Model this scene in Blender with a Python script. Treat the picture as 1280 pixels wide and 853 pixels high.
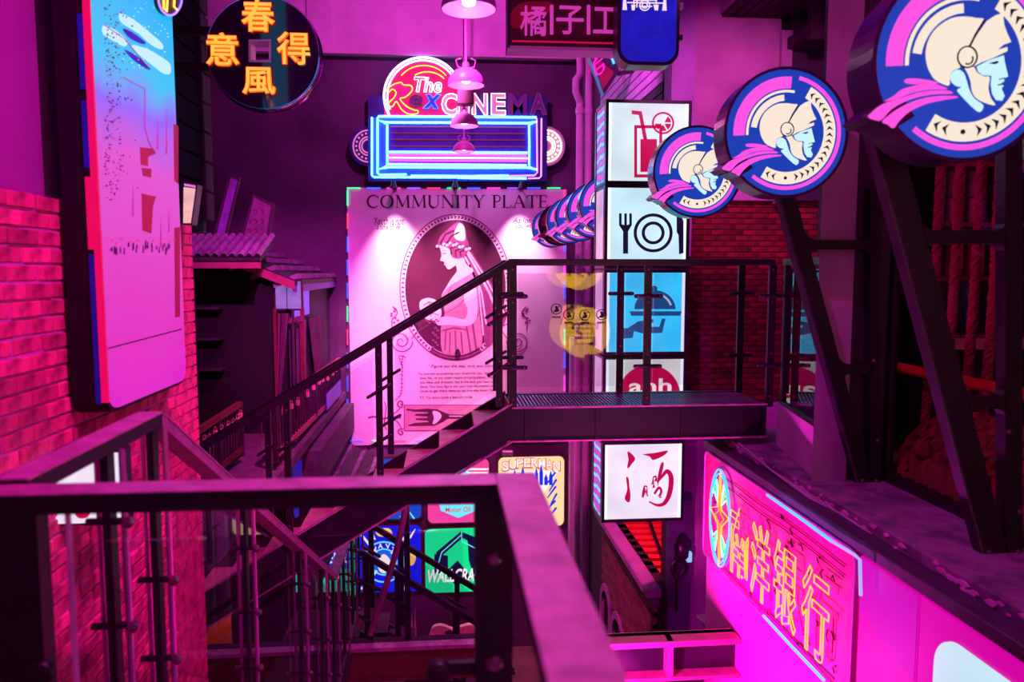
import bpy, bmesh, math, random
from mathutils import Vector, Matrix
from mathutils.geometry import tessellate_polygon

random.seed(7)
SC = bpy.context.scene
COL = SC.collection
for _o in list(bpy.data.objects):
    bpy.data.objects.remove(_o)

# ---------------------------------------------------------------- camera
FPX, VX, VY = 960.0, 555.0, 340.0          # focal length and street vanishing point in pixels of the 1280x853 frame
TH = math.atan((426.5 - VY) / FPX)         # pitch down
PS = math.atan((640 - VX) / FPX * math.cos(TH))   # yaw right
FWD = Vector((math.sin(PS) * math.cos(TH), math.cos(PS) * math.cos(TH), -math.sin(TH)))
RGT = Vector((math.cos(PS), -math.sin(PS), 0))
UPV = RGT.cross(FWD)
cam_d = bpy.data.cameras.new('camera')
cam = bpy.data.objects.new('camera', cam_d)
COL.objects.link(cam)
cam_d.sensor_width = 36.0
cam_d.lens = FPX / 1280 * 36
cam_d.clip_start = 0.02
cam_d.dof.use_dof = True
cam_d.dof.focus_distance = 8.5
cam_d.dof.aperture_fstop = 2.4
m3 = Matrix((RGT, UPV, -FWD)).transposed()
cam.matrix_world = m3.to_4x4()
SC.camera = cam

# ---------------------------------------------------------------- world, exposure
wd = bpy.data.worlds.new('night')
SC.world = wd
wd.use_nodes = True
wd.node_tree.nodes['Background'].inputs[0].default_value = (0.62, 0.012, 0.55, 1)
wd.node_tree.nodes['Background'].inputs[1].default_value = 0.62
vs = SC.view_settings
vs.view_transform = 'Standard'
vs.look = 'None'
vs.exposure = 0.0
vs.gamma = 1.0
vs.use_curve_mapping = False


def lamp(name, kind, loc, col, power, size=0.1, to=None, angle=60, blend=0.6):
    d = bpy.data.lights.new(name, kind)
    d.color = col
    d.energy = power
    if kind == 'SPOT':
        d.spot_size = math.radians(angle)
        d.spot_blend = blend
        d.shadow_soft_size = size
    elif kind == 'POINT':
        d.shadow_soft_size = size
    o = bpy.data.objects.new(name, d)
    COL.objects.link(o)
    o.location = loc
    if to is not None:
        o.rotation_euler = (Vector(to) - Vector(loc)).to_track_quat('-Z', 'Y').to_euler()
    return o


# coloured fill lamps added above the frame to light the named surfaces
WASH = [
    ((1.2, 1.6, 3.2), (-1.72, 4.3, -1.3), (1.0, 0.03, 0.66), 880, 66, 'the brick wall'),
    ((0.0, 12.5, 5.2), (0.0, 17.5, 4.6), (0.95, 0.10, 0.80), 750, 120, 'the beam of the end wall'),
    ((2.15, 4.7, 3.2), (3.75, 9.9, 1.7), (1.0, 0.16, 0.70), 1250, 38, 'the plaster above the red bricks'),
    ((0.75, 1.3, 2.4), (0.2, 1.2, -0.5), (1.0, 0.16, 0.70), 340, 42, 'the handrail corner of the near landing'),
    ((0.2, 3.0, 4.4), (-2.4, 14.0, -0.4), (0.9, 0.05, 0.75), 8000, 26, 'the tiled roofs'),
    ((1.1, 9.3, 4.3), (2.95, 12.2, 2.9), (1.0, 0.14, 0.85), 900, 56, 'the pale slatted siding'),
    ((-0.2, 3.0, 3.6), (-1.0, 5.2, -2.0), (1.0, 0.08, 0.75), 700, 44, 'the stair beside the brick wall'),
    ((-0.2, 10.5, 4.6), (-0.3, 17.5, -1.6), (1.0, 0.36, 0.62), 7500, 31, 'the poster'),
    ((-0.9, 3.2, 3.6), (2.7, 4.6, -1.0), (0.9, 0.04, 0.75), 480, 60, 'the worn ledge'),
    ((-0.3, 8.5, 3.9), (-0.2, 14.0, -7.0), (1.0, 0.06, 0.5), 3600, 74, 'the court below'),
]


# ---------------------------------------------------------------- pixel -> place
def ray(px, py):
    return FWD * FPX + RGT * (px - 640) + UPV * (426.5 - py)


def P(px, py, X=None, Y=None, Z=None):
    d = ray(px, py)
    k = X / d.x if X is not None else (Y / d.y if Y is not None else Z / d.z)
    return d * k


def pix(v):
    v = Vector(v)
    w = v.dot(FWD)
    return 640 + FPX * v.dot(RGT) / w, 426.5 - FPX * v.dot(UPV) / w


def FY(Y):                                  # pixel -> (x, z) on the plane y = Y
    def g(px, py):
        p = P(px, py, Y=Y)
        return (p.x, p.z)
    return g


# ---------------------------------------------------------------- mesh collector
def fr(Y):                                  # frames: (u, v, w) -> xyz, w points out of the surface
    return lambda u, v, w: (u, Y - w, v)


def fx(X):                                  # surface facing -x, u is read along -y
    return lambda u, v, w: (X - w, -u, v)


def fl(X):                                  # surface facing +x, u is read along +y
    return lambda u, v, w: (X + w, u, v)


def fz(Z):
    return lambda u, v, w: (u, v, Z + w)


def LOC(u, v, w):                           # local frame of a thing that faces -y
    return (u, -w, v)


def tess(loops):
    tris = tessellate_polygon([[Vector((x, y, 0)) for x, y in l] for l in loops])
    return [tuple(t) for t in tris]


class MB:
    def __init__(s):
        s.v = []
        s.f = []

    def add(s, vs_, fs_):
        n = len(s.v)
        s.v += [tuple(q) for q in vs_]
        s.f += [tuple(i + n for i in q) for q in fs_]
        return s

    def box(s, x0, x1, y0, y1, z0, z1, b=0.0):
        x0, x1 = min(x0, x1), max(x0, x1)
        y0, y1 = min(y0, y1), max(y0, y1)
        z0, z1 = min(z0, z1), max(z0, z1)
        if b <= 0:
            vs_ = [(x, y, z) for x in (x0, x1) for y in (y0, y1) for z in (z0, z1)]
            return s.add(vs_, [(0, 1, 3, 2), (4, 6, 7, 5), (0, 4, 5, 1), (2, 3, 7, 6), (0, 2, 6, 4), (1, 5, 7, 3)])
        bm = bmesh.new()
        bmesh.ops.create_cube(bm, size=1)
        for v in bm.verts:
            v.co = Vector(((x0 + x1) / 2 + v.co.x * (x1 - x0), (y0 + y1) / 2 + v.co.y * (y1 - y0), (z0 + z1) / 2 + v.co.z * (z1 - z0)))
        bmesh.ops.bevel(bm, geom=bm.edges[:], offset=b, segments=1, affect='EDGES')
        bm.verts.index_update()
        s.add([v.co[:] for v in bm.verts], [[v.index for v in f.verts] for f in bm.faces])
        bm.free()
        return s

    def beam(s, a, b, w, h, up=(0, 0, 1)):  # box along a -> b, width w across, height h along up
        a, b = Vector(a), Vector(b)
        d = (b - a).normalized()
        sx = d.cross(Vector(up))
        if sx.length < 1e-5:
            sx = d.cross(Vector((0, 1, 0)))
        sx.normalize()
        uz = sx.cross(d).normalized()
        vs_ = []
        for p in (a, b):
            for i, j in ((-1, -1), (1, -1), (1, 1), (-1, 1)):
                vs_.append(p + sx * (w / 2 * i) + uz * (h / 2 * j))
        return s.add(vs_, [(0, 1, 2, 3), (7, 6, 5, 4), (0, 4, 5, 1), (1, 5, 6, 2), (2, 6, 7, 3), (3, 7, 4, 0)])

    def prism(s, loops, fn, w0, w1):
        if loops and isinstance(loops[0][0], (int, float)):
            loops = [loops]
        flat = [p for l in loops for p in l]
        n = len(flat)
        tr = tess(loops)
        vs_ = [fn(u, v, w1) for u, v in flat] + [fn(u, v, w0) for u, v in flat]
        fs_ = [t for t in tr] + [tuple(i + n for i in reversed(t)) for t in tr]
        k = 0
        for l in loops:
            m = len(l)
            for i in range(m):
                j = (i + 1) % m
                fs_.append((k + i, k + j, k + j + n, k + i + n))
            k += m
        return s.add(vs_, fs_)

    def tube(s, pts, r, n=6, closed=False):
        pts = [Vector(p) for p in pts]
        m = len(pts)
        if m < 2:
            return s
        rings = []
        nrm = None
        for i in range(m):
            if closed:
                t = pts[(i + 1) % m] - pts[i - 1]
            else:
                t = pts[min(i + 1, m - 1)] - pts[max(i - 1, 0)]
            if t.length < 1e-9:
                t = Vector((0, 0, 1))
            t.normalize()
            if nrm is None:
                nrm = t.orthogonal().normalized()
            nrm = nrm - t * nrm.dot(t)
            if nrm.length < 1e-6:
                nrm = t.orthogonal()
            nrm.normalize()
            bn = t.cross(nrm)
            rr = r[i] if isinstance(r, (list, tuple)) else r
            rings.append([pts[i] + (nrm * math.cos(2 * math.pi * k / n) + bn * math.sin(2 * math.pi * k / n)) * rr for k in range(n)])
        vs_ = [q for g in rings for q in g]
        fs_ = []
        for i in range(m if closed else m - 1):
            a, b = i * n, ((i + 1) % m) * n
            for k in range(n):
                k2 = (k + 1) % n
                fs_.append((a + k, a + k2, b + k2, b + k))
        if not closed:
            fs_.append(tuple(range(n - 1, -1, -1)))
            fs_.append(tuple(range((m - 1) * n, m * n)))
        return s.add(vs_, fs_)

    def lathe(s, prof, c, n=24, axis='z'):
        vs_ = []
        for r, h in prof:
            for k in range(n):
                a = 2 * math.pi * k / n
                q = (r * math.cos(a), r * math.sin(a), h)
                if axis == 'y':
                    q = (q[0], -q[2], q[1])
                elif axis == 'x':
                    q = (-q[2], q[0], q[1])
                vs_.append((c[0] + q[0], c[1] + q[1], c[2] + q[2]))
        fs_ = []
        for i in range(len(prof) - 1):
            for k in range(n):
                k2 = (k + 1) % n
                fs_.append((i * n + k, i * n + k2, (i + 1) * n + k2, (i + 1) * n + k))
        if prof[0][0] > 1e-6:
            fs_.append(tuple(range(n - 1, -1, -1)))
        if prof[-1][0] > 1e-6:
            fs_.append(tuple(range((len(prof) - 1) * n, len(prof) * n)))
        return s.add(vs_, fs_)

    def mesh(s, name, mat, off=(0, 0, 0), smooth=False):
        me = bpy.data.meshes.new(name)
        me.from_pydata([(x - off[0], y - off[1], z - off[2]) for x, y, z in s.v], [], s.f)
        bm = bmesh.new()
        bm.from_mesh(me)
        bmesh.ops.remove_doubles(bm, verts=bm.verts, dist=1e-6)
        bmesh.ops.recalc_face_normals(bm, faces=bm.faces)
        bm.to_mesh(me)
        bm.free()
        if smooth:
            me.polygons.foreach_set('use_smooth', [True] * len(me.polygons))
            me.set_sharp_from_angle(angle=0.7)
        me.materials.append(mat)
        return me

    def build(s, name, mat, parent=None, smooth=False):
        off = root_of(parent) if parent else (0, 0, 0)
        me = s.mesh(name, mat, off, smooth)
        o = bpy.data.objects.new(name, me)
        COL.objects.link(o)
        o.parent = parent
        return o


def root_of(o):
    v = Vector((0, 0, 0))
    while o:
        v += o.location
        o = o.parent
    return v


def tag(o, label=None, cat=None, group=None, kind=None):
    if label:
        o['label'] = label
    if cat:
        o['category'] = cat
    if group:
        o['group'] = group
    if kind:
        o['kind'] = kind
    return o


def thing(name, loc, label, cat, group=None, rz=0):
    o = bpy.data.objects.new(name, None)
    COL.objects.link(o)
    o.empty_display_size = 0.1
    o.location = loc
    o.rotation_euler = (0, 0, rz)
    return tag(o, label, cat, group)


def inst(name, me, parent, loc=(0, 0, 0), rot=(0, 0, 0), scale=None):
    o = bpy.data.objects.new(name, me)
    COL.objects.link(o)
    o.parent = parent
    o.location = Vector(loc) - (root_of(parent) if parent else Vector((0, 0, 0)))
    o.rotation_euler = rot
    if scale:
        o.scale = scale
    return o


def copy_tree(o, parent=None, loc=None):
    c = o.copy()
    COL.objects.link(c)
    c.parent = parent
    if loc is not None:
        c.location = loc
    for ch in list(o.children):
        copy_tree(ch, c)
    return c


# ---------------------------------------------------------------- 2-D helpers
def sm(pts, n=5, closed=True):
    out = []
    m = len(pts)
    for i in range(m if closed else m - 1):
        if closed:
            p0, p1, p2, p3 = pts[i - 1], pts[i], pts[(i + 1) % m], pts[(i + 2) % m]
        else:
            p0, p1, p2, p3 = pts[max(i - 1, 0)], pts[i], pts[i + 1], pts[min(i + 2, m - 1)]
        for k in range(n):
            t = k / n
            out.append(tuple(0.5 * (2 * b + (c - a) * t + (2 * a - 5 * b + 4 * c - d) * t * t + (3 * b - a - 3 * c + d) * t ** 3)
                             for a, b, c, d in zip(p0, p1, p2, p3)))
    if not closed:
        out.append(tuple(pts[-1]))
    return out


def arc(cx, cy, rx, ry, a0, a1, n=24):
    return [(cx + rx * math.cos(math.radians(a0 + (a1 - a0) * i / n)), cy + ry * math.sin(math.radians(a0 + (a1 - a0) * i / n))) for i in range(n + 1)]


def circ(cx, cy, rx, ry=None, n=40):
    return arc(cx, cy, rx, ry or rx, 0, 360 - 360 / n, n - 1)


def band(cx, cy, r0, r1, a0, a1, n=32, k=1.0):
    return arc(cx, cy, r1, r1 * k, a0, a1, n) + arc(cx, cy, r0, r0 * k, a1, a0, n)


def rrect(x0, x1, y0, y1, r, n=5):
    x0, x1 = min(x0, x1), max(x0, x1)
    y0, y1 = min(y0, y1), max(y0, y1)
    return arc(x1 - r, y1 - r, r, r, 0, 90, n) + arc(x0 + r, y1 - r, r, r, 90, 180, n) + arc(x0 + r, y0 + r, r, r, 180, 270, n) + arc(x1 - r, y0 + r, r, r, 270, 360, n)


def stroke(pts, w):
    """2-D ribbon round an open polyline; w a width or a list of widths"""
    L, R = [], []
    m = len(pts)
    for i in range(m):
        ax, ay = pts[max(i - 1, 0)]
        bx, by = pts[min(i + 1, m - 1)]
        dx, dy = bx - ax, by - ay
        l = math.hypot(dx, dy) or 1
        ww = (w[i] if isinstance(w, (list, tuple)) else w) / 2
        L.append((pts[i][0] - dy / l * ww, pts[i][1] + dx / l * ww))
        R.append((pts[i][0] + dy / l * ww, pts[i][1] - dx / l * ww))
    return L + R[::-1]


_TC = {}


def glyphs(body, bold=0.0, shear=0.0):
    """filled text as (verts, faces, boundary loops) in a 0..1 box"""
    key = (body, bold, shear)
    if key in _TC:
        return _TC[key]
    cu = bpy.data.curves.new('lettering', 'FONT')
    cu.body = body
    cu.offset = bold
    cu.shear = shear
    cu.resolution_u = 3
    o = bpy.data.objects.new('lettering', cu)
    COL.objects.link(o)
    dg = bpy.context.evaluated_depsgraph_get()
    me = bpy.data.meshes.new_from_object(o.evaluated_get(dg))
    bpy.data.objects.remove(o)
    bpy.data.curves.remove(cu)
    bm = bmesh.new()
    bm.from_mesh(me)
    bmesh.ops.remove_doubles(bm, verts=bm.verts, dist=1e-5)
    bm.verts.index_update()
    v2 = [(v.co.x, v.co.y) for v in bm.verts]
    fs_ = [tuple(v.index for v in f.verts) for f in bm.faces]
    nxt = {}
    for e in bm.edges:
        if len(e.link_loops) == 1:
            l = e.link_loops[0]
            nxt.setdefault(l.vert.index, []).append(l.link_loop_next.vert.index)
    loops = []
    while nxt:
        st = next(iter(nxt))
        lp = [st]
        cur = st
        while True:
            q = nxt.get(cur)
            if not q:
                break
            n2 = q.pop()
            if not q:
                del nxt[cur]
            if n2 == st:
                break
            lp.append(n2)
            cur = n2
        if len(lp) > 2:
            loops.append(lp)
    bm.free()
    bpy.data.meshes.remove(me)
    x0 = min(x for x, y in v2)
    x1 = max(x for x, y in v2)
    y0 = min(y for x, y in v2)
    y1 = max(y for x, y in v2)
    v2 = [((x - x0) / (x1 - x0), (y - y0) / (y1 - y0)) for x, y in v2]
    _TC[key] = (v2, fs_, loops, (x1 - x0) / (y1 - y0))
    return _TC[key]


def put_text(mb, body, x0, x1, z0, z1, fn, w0, w1, bold=0.0, shear=0.0):
    v2, fs_, loops, asp = glyphs(body, bold, shear)
    uv = [(x0 + (x1 - x0) * a, z0 + (z1 - z0) * b) for a, b in v2]
    n = len(uv)
    vs_ = [fn(u, v, w1) for u, v in uv] + [fn(u, v, w0) for u, v in uv]
    ff = [f for f in fs_]
    for lp in loops:
        for i in range(len(lp)):
            a, b = lp[i], lp[(i + 1) % len(lp)]
            ff.append((a, b, b + n, a + n))
    mb.add(vs_, ff)


def put_outline(mb, body, x0, x1, z0, z1, fn, w, r, bold=0.0, shear=0.0, n=5):
    v2, fs_, loops, asp = glyphs(body, bold, shear)
    for lp in loops:
        pts = [fn(x0 + (x1 - x0) * v2[i][0], z0 + (z1 - z0) * v2[i][1], w) for i in lp]
        q = [pts[0]]
        for p in pts[1:]:
            if (Vector(p) - Vector(q[-1])).length > r * 0.9:
                q.append(p)
        if len(q) > 2:
            mb.tube(q, r, n, closed=True)


def pieces(nm, loops, fn, w0, w1, mat, par):
    """printed pieces: a few are parts of their own, many small ones stay one part"""
    if len(loops) <= 7:
        o = None
        for l in loops:
            o = MB().prism(l, fn, w0, w1).build(nm, mat, par)
        return o
    m = MB()
    for l in loops:
        m.prism(l, fn, w0, w1)
    return tag(m.build(nm, mat, par), kind='stuff')


# ---------------------------------------------------------------- materials
def lin(c):
    return tuple(((x / 255) / 12.92 if x / 255 <= 0.04045 else ((x / 255 + 0.055) / 1.055) ** 2.4) for x in c)


_M = {}


def pm(name, rgb, rough=0.6, metal=0.0, var=0.25, scale=6.0, bump=0.0, spec=0.4, rand=0.0, rgb2=None, thr=0.55, detail=4):
    """painted / worn surface: noise moves the colour between two tones; rand varies it from piece to piece"""
    if name in _M:
        return _M[name]
    m = bpy.data.materials.new(name)
    m.use_nodes = True
    nt = m.node_tree
    bs = nt.nodes['Principled BSDF']
    bs.inputs['Roughness'].default_value = rough
    bs.inputs['Metallic'].default_value = metal
    bs.inputs['Specular IOR Level'].default_value = spec
    c = lin(rgb)
    c2 = lin(rgb2) if rgb2 else tuple(x * (1 - var) for x in c)
    tc = nt.nodes.new('ShaderNodeTexCoord')
    no = nt.nodes.new('ShaderNodeTexNoise')
    no.inputs['Scale'].default_value = scale
    no.inputs['Detail'].default_value = detail
    nt.links.new(tc.outputs['Object'], no.inputs['Vector'])
    rp = nt.nodes.new('ShaderNodeValToRGB')
    rp.color_ramp.elements[0].position = thr - 0.2
    rp.color_ramp.elements[1].position = thr + 0.15
    rp.color_ramp.elements[0].color = (*c, 1)
    rp.color_ramp.elements[1].color = (*c2, 1)
    nt.links.new(no.outputs['Fac'], rp.inputs['Fac'])
    out = rp.outputs['Color']
    if rand:
        oi = nt.nodes.new('ShaderNodeObjectInfo')
        hs = nt.nodes.new('ShaderNodeHueSaturation')
        mr = nt.nodes.new('ShaderNodeMapRange')
        mr.inputs['To Min'].default_value = 1 - rand
        mr.inputs['To Max'].default_value = 1 + rand
        nt.links.new(oi.outputs['Random'], mr.inputs['Value'])
        nt.links.new(mr.outputs['Result'], hs.inputs['Value'])
        nt.links.new(out, hs.inputs['Color'])
        out = hs.outputs['Color']
    nt.links.new(out, bs.inputs['Base Color'])
    if bump:
        bp = nt.nodes.new('ShaderNodeBump')
        bp.inputs['Strength'].default_value = bump
        bp.inputs['Distance'].default_value = 0.02
        nt.links.new(no.outputs['Fac'], bp.inputs['Height'])
        nt.links.new(bp.outputs['Normal'], bs.inputs['Normal'])
    _M[name] = m
    return m


def em(name, rgb, strength=1.0, var=0.0, scale=4.0):
    if name in _M:
        return _M[name]
    m = bpy.data.materials.new(name)
    m.use_nodes = True
    nt = m.node_tree
    bs = nt.nodes['Principled BSDF']
    c = lin(rgb)
    bs.inputs['Base Color'].default_value = tuple(x * 0.1 for x in c) + (1,)
    bs.inputs['Roughness'].default_value = 0.4
    bs.inputs['Emission Color'].default_value = (*c, 1)
    bs.inputs['Emission Strength'].default_value = strength
    if var:
        tc = nt.nodes.new('ShaderNodeTexCoord')
        no = nt.nodes.new('ShaderNodeTexNoise')
        no.inputs['Scale'].default_value = scale
        nt.links.new(tc.outputs['Object'], no.inputs['Vector'])
        mr = nt.nodes.new('ShaderNodeMapRange')
        mr.inputs['From Min'].default_value = 0.3
        mr.inputs['From Max'].default_value = 0.7
        mr.inputs['To Min'].default_value = strength * (1 - var)
        mr.inputs['To Max'].default_value = strength * (1 + var)
        nt.links.new(no.outputs['Fac'], mr.inputs['Value'])
        nt.links.new(mr.outputs['Result'], bs.inputs['Emission Strength'])
    _M[name] = m
    return m


def glass(name, tint=(0.93, 0.9, 0.95), ior=1.5):
    if name in _M:
        return _M[name]
    m = bpy.data.materials.new(name)
    m.use_nodes = True
    nt = m.node_tree
    nt.nodes.clear()
    o = nt.nodes.new('ShaderNodeOutputMaterial')
    mx = nt.nodes.new('ShaderNodeMixShader')
    fr_ = nt.nodes.new('ShaderNodeFresnel')
    fr_.inputs['IOR'].default_value = ior
    tr = nt.nodes.new('ShaderNodeBsdfTransparent')
    tr.inputs['Color'].default_value = (*tint, 1)
    gl = nt.nodes.new('ShaderNodeBsdfGlossy')
    gl.inputs['Roughness'].default_value = 0.02
    ge = nt.nodes.new('ShaderNodeNewGeometry')      # a pane mirrors at its front face only
    k1 = nt.nodes.new('ShaderNodeMath')
    k1.operation = 'SUBTRACT'
    k1.inputs[0].default_value = 1.0
    k2 = nt.nodes.new('ShaderNodeMath')
    k2.operation = 'MULTIPLY'
    nt.links.new(ge.outputs['Backfacing'], k1.inputs[1])
    nt.links.new(fr_.outputs[0], k2.inputs[0])
    nt.links.new(k1.outputs[0], k2.inputs[1])
    nt.links.new(k2.outputs[0], mx.inputs[0])
    nt.links.new(tr.outputs[0], mx.inputs[1])
    nt.links.new(gl.outputs[0], mx.inputs[2])
    nt.links.new(mx.outputs[0], o.inputs[0])
    _M[name] = m
    return m


BLK = pm('black_steel', (29, 4, 31), 0.42, 0.0, 0.4, 9, 0.05, 0.5)
BLKF = pm('black_frame', (36, 10, 42), 0.35, 0.0, 0.3, 6, 0, 0.5)
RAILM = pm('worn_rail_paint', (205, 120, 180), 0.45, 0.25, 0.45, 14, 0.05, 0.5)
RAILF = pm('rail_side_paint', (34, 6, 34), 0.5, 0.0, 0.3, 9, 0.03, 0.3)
BOLT = pm('bolt_steel', (150, 105, 130), 0.3, 0.8, 0.3, 20)
PLA = pm('dark_plaster', (108, 66, 108), 0.85, 0, 0.45, 0.9, 0.15, 0.2, detail=8)
PLP = pm('pink_plaster', (226, 172, 216), 0.85, 0, 0.2, 1.6, 0.15, 0.2, detail=8)
PLM = pm('mauve_plaster', (186, 122, 176), 0.85, 0, 0.3, 2.2, 0.2, 0.2, detail=8)
CONC = pm('concrete', (112, 84, 112), 0.85, 0, 0.4, 5, 0.35, 0.2, detail=9)
DARK = pm('dark_timber', (62, 30, 58), 0.7, 0, 0.5, 5, 0.1, 0.3)
REDW = pm('red_timber', (104, 30, 48), 0.6, 0, 0.4, 6, 0.1, 0.3)
TILE = pm('roof_tile', (150, 110, 150), 0.6, 0, 0.45, 9, 0.15, 0.4, rand=0.3)
BRK = pm('pink_brick', (226, 70, 130), 0.8, 0, 0.4, 13, 0.6, 0.2, rand=0.36, rgb2=(120, 20, 70), thr=0.66)
MORT = pm('mortar', (214, 110, 205), 0.9, 0, 0.3, 12, 0.4)
BRK2 = pm('dark_red_brick', (132, 26, 34), 0.8, 0, 0.4, 9, 0.4, 0.25, rand=0.4, rgb2=(80, 16, 28), thr=0.6)
MORT2 = pm('dark_mortar', (62, 26, 46), 0.9, 0, 0.3, 12, 0.3)
GLS = glass('pane_glass')
GLW = glass('shop_window_glass', (0.8, 0.72, 0.82), 1.5)

# ================================================================ setting
GZ = -8.9                                   # court floor; eye level is z = 0
YB = 17.5                                   # end wall


def struct(name, mb, mat, parent=None, smooth=False):
    o = mb.build(name, mat, parent, smooth)
    if parent is None:
        o['kind'] = 'structure'
    return o


struct('floor', MB().box(-6, 6, -2.5, 18, GZ - 0.2, GZ), pm('court_floor', (120, 60, 80), 0.4, 0, 0.4, 2))
struct('wall_back', MB().box(-6, 6, YB, YB + 0.3, GZ, 8), PLA)
bq = FY(17.25)
x0, zb = bq(255, 66)
x1, zt = bq(719, 72)
struct('trim_1', MB().box(x0 - 3, x1, 17.2, YB, zt - 0.02, 8).box(x0 - 3, x1 + 0.04, 17.14, 17.2, zt - 0.06, zt + 0.18), PLP)
# a raised plaster panel and a hairline conduit on the beam
m = MB()
a, b = P(383, -20, Y=17.2), P(416, 54, Y=17.2)
m.box(a.x, b.x, 17.15, 17.2, b.z, a.z)
struct('trim_2', m, PLP)

# ---- brick wall on the left: body, bricks one by one
BX, BY0, BT = -1.72, 1.2, 0.325
BY1 = P(243, 420, X=-1.72).y
wl = struct('wall_left', MB().box(-2.2, BX - 0.003, BY0, BY1 - 0.006, GZ, BT - 0.004), MORT)
bm_ = MB().box(-0.05, 0.008, 0, 0.213, 0, 0.062, 0.004)
bme = bm_.mesh('brick', BRK)
hme = MB().box(-0.05, 0.008, 0, 0.10, 0, 0.062, 0.004).mesh('brick', BRK)
cand = []
nc = 46
for i in range(nc):
    z = BT - 0.064 - i * 0.0745
    off = 0 if i % 2 else -0.112
    y = BY1 - 0.215
    k = 0
    if i % 2:
        cand.append((z, BY1 - 0.1, hme))
        y -= 0.112
    while y > BY0:
        cand.append((z, y, bme))
        y -= 0.2245
vis, rest = [], []
for z, y, me in cand:
    q = pix((BX, y + 0.1, z + 0.03))
    (vis if (-40 < q[0] < 250 and q[1] < 880 and y > 2.6) else rest).append((z, y, me))
vis.sort(key=lambda t: t[1])
rest += vis[300:] if len(vis) > 300 else []
vis = vis[:300]
for z, y, me in vis:
    inst('brick', me, wl, (BX + random.uniform(-0.004, 0.006), y + random.uniform(-.002, .002), z), (random.uniform(-.006, .006), 0, random.uniform(-.02, .02)))
m = MB()
for z, y, me in rest:
    if y > 2.0:
        L = 0.213 if me is bme else 0.10
        m.box(BX - 0.05, BX + 0.008, y, y + L, z, z + 0.062)
tag(m.build('brick_infill', BRK, wl), kind='stuff')

struct('wall_left_plaster', MB().box(-2.2, -1.80, BY0 - 3, P(69, 150, X=-1.8).y, BT, 7), pm('left_plaster', (158, 66, 156), .85, 0, .2, 1.6, .15, .2))
struct('wall_left_near', MB().box(-2.2, -1.74, -2.5, BY0, GZ, BT), PLM)
SIE = P(249, 100, X=-1.955).y
# dark board siding on the corner behind the banner
ws = struct('wall_left_siding', MB().box(-2.3, -2.0, 4.6, SIE + .2, BT, 7), pm('siding_core', (24, 14, 40), 0.7))
SID = pm('blue_black_siding', (14, 9, 36), 0.85, 0, 0.4, 7, 0.1, 0.05, rand=0.25)
for i in range(17):
    z = BT + 0.005 + i * 0.2
    o = MB().box(-2.01, -1.955, 4.62, SIE - .02, z, z + 0.188, 0.006).build('board', SID, ws)
for i in range(14):
    z = BT + 0.1 + i * 0.24
    MB().box(-2.02, -1.93, SIE, SIE + .22, z, z + 0.225, 0.01).build('quoin_stone', pm('quoin', (56, 30, 58), 0.8, 0, 0.4, 8, 0.3, rand=0.2), ws)
struct('wall_left_far', MB().box(-6, -5.2, 5, YB, GZ, 8).box(-5.2, -2.2, 5.0, 5.1, GZ, 0.3).box(-5.2, -2.3, SIE, SIE + .15, 0.6, 8), DARK)

# ---- right side
struct('wall_right_far', MB().box(3.05, 3.4, 10.4, 13.6, -2.6, 8).box(3.05, 3.4, 13.6, YB, GZ, 8).box(4.7, 4.9, 10.4, 13.6, GZ, -2.6).box(3.4, 4.7, 10.4, 13.6, -2.7, -2.6), PLA)
wr = struct('wall_right_return', MB().box(3.05, 6, 10.07, 10.4, GZ, 8), MORT2)
fr_b = MB().box(0, 0.213, -0.012, 0.05, 0, 0.062, 0.004).mesh('brick', BRK2)
ctr = 0
for i in range(36):
    z = 0.93 - 0.064 - i * 0.0745
    x = 3.22 - (0.112 if i % 2 else 0)
    while x < 4.96:
        if x >= 3.1:
            inst('brick', fr_b, wr, (x, 10.07 + random.uniform(-.004, .004), z))
            ctr += 1
        x += 0.2245
BRKN = ctr
m = MB().box(3.2, 4.38, 9.93, 10.07, 0.94, 8).box(3.2, 6, 9.98, 10.07, GZ, -1.77)
struct('wall_right_plaster', m, PLM)
struct('wall_right_pilaster', MB().box(2.92, 3.22, 9.86, 10.2, 0.2, 8), pm('violet_plaster', (176, 120, 196), .8, 0, .25, 3, .1))
struct('trim_3', MB().box(4.36, 4.5, 9.85, 10.0, 0.9, 3.1), PLM)
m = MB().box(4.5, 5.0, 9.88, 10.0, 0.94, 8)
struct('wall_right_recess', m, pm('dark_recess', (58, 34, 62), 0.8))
struct('trim_4', MB().box(4.43, 5.2, 9.3, 9.88, 2.86, 3.0).box(4.43, 5.2, 9.2, 9.3, 2.8, 3.3), DARK)
# boarded soffit box over the facade
sf = struct('wall_right_soffit', MB().box(3.56, 5.6, 6.0, 9.93, 3.30, 5.0), PLM)
for i in range(9):
    xx = 3.58 + i * 0.135
    MB().box(xx, xx + 0.122, 6.02, 9.92, 3.262, 3.30, 0.006).build('board', DARK, sf)
# slatted siding over the light boxes
sl = struct('wall_right_slats', MB().box(3.0, 3.05, 9.9, 14.6, 1.6, 4.6), DARK)
SLM = pm('pale_slat', (205, 150, 215), 0.5, 0, 0.25, 5, 0, 0.4, rand=0.12)
for i in range(22):
    z = 1.62 + i * 0.135
    MB().box(2.955, 3.0, 9.92 if i > 7 else 10.4, 14.58, z, z + 0.115, 0.006).build('slat', SLM if i > 6 else DARK, sl)
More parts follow.
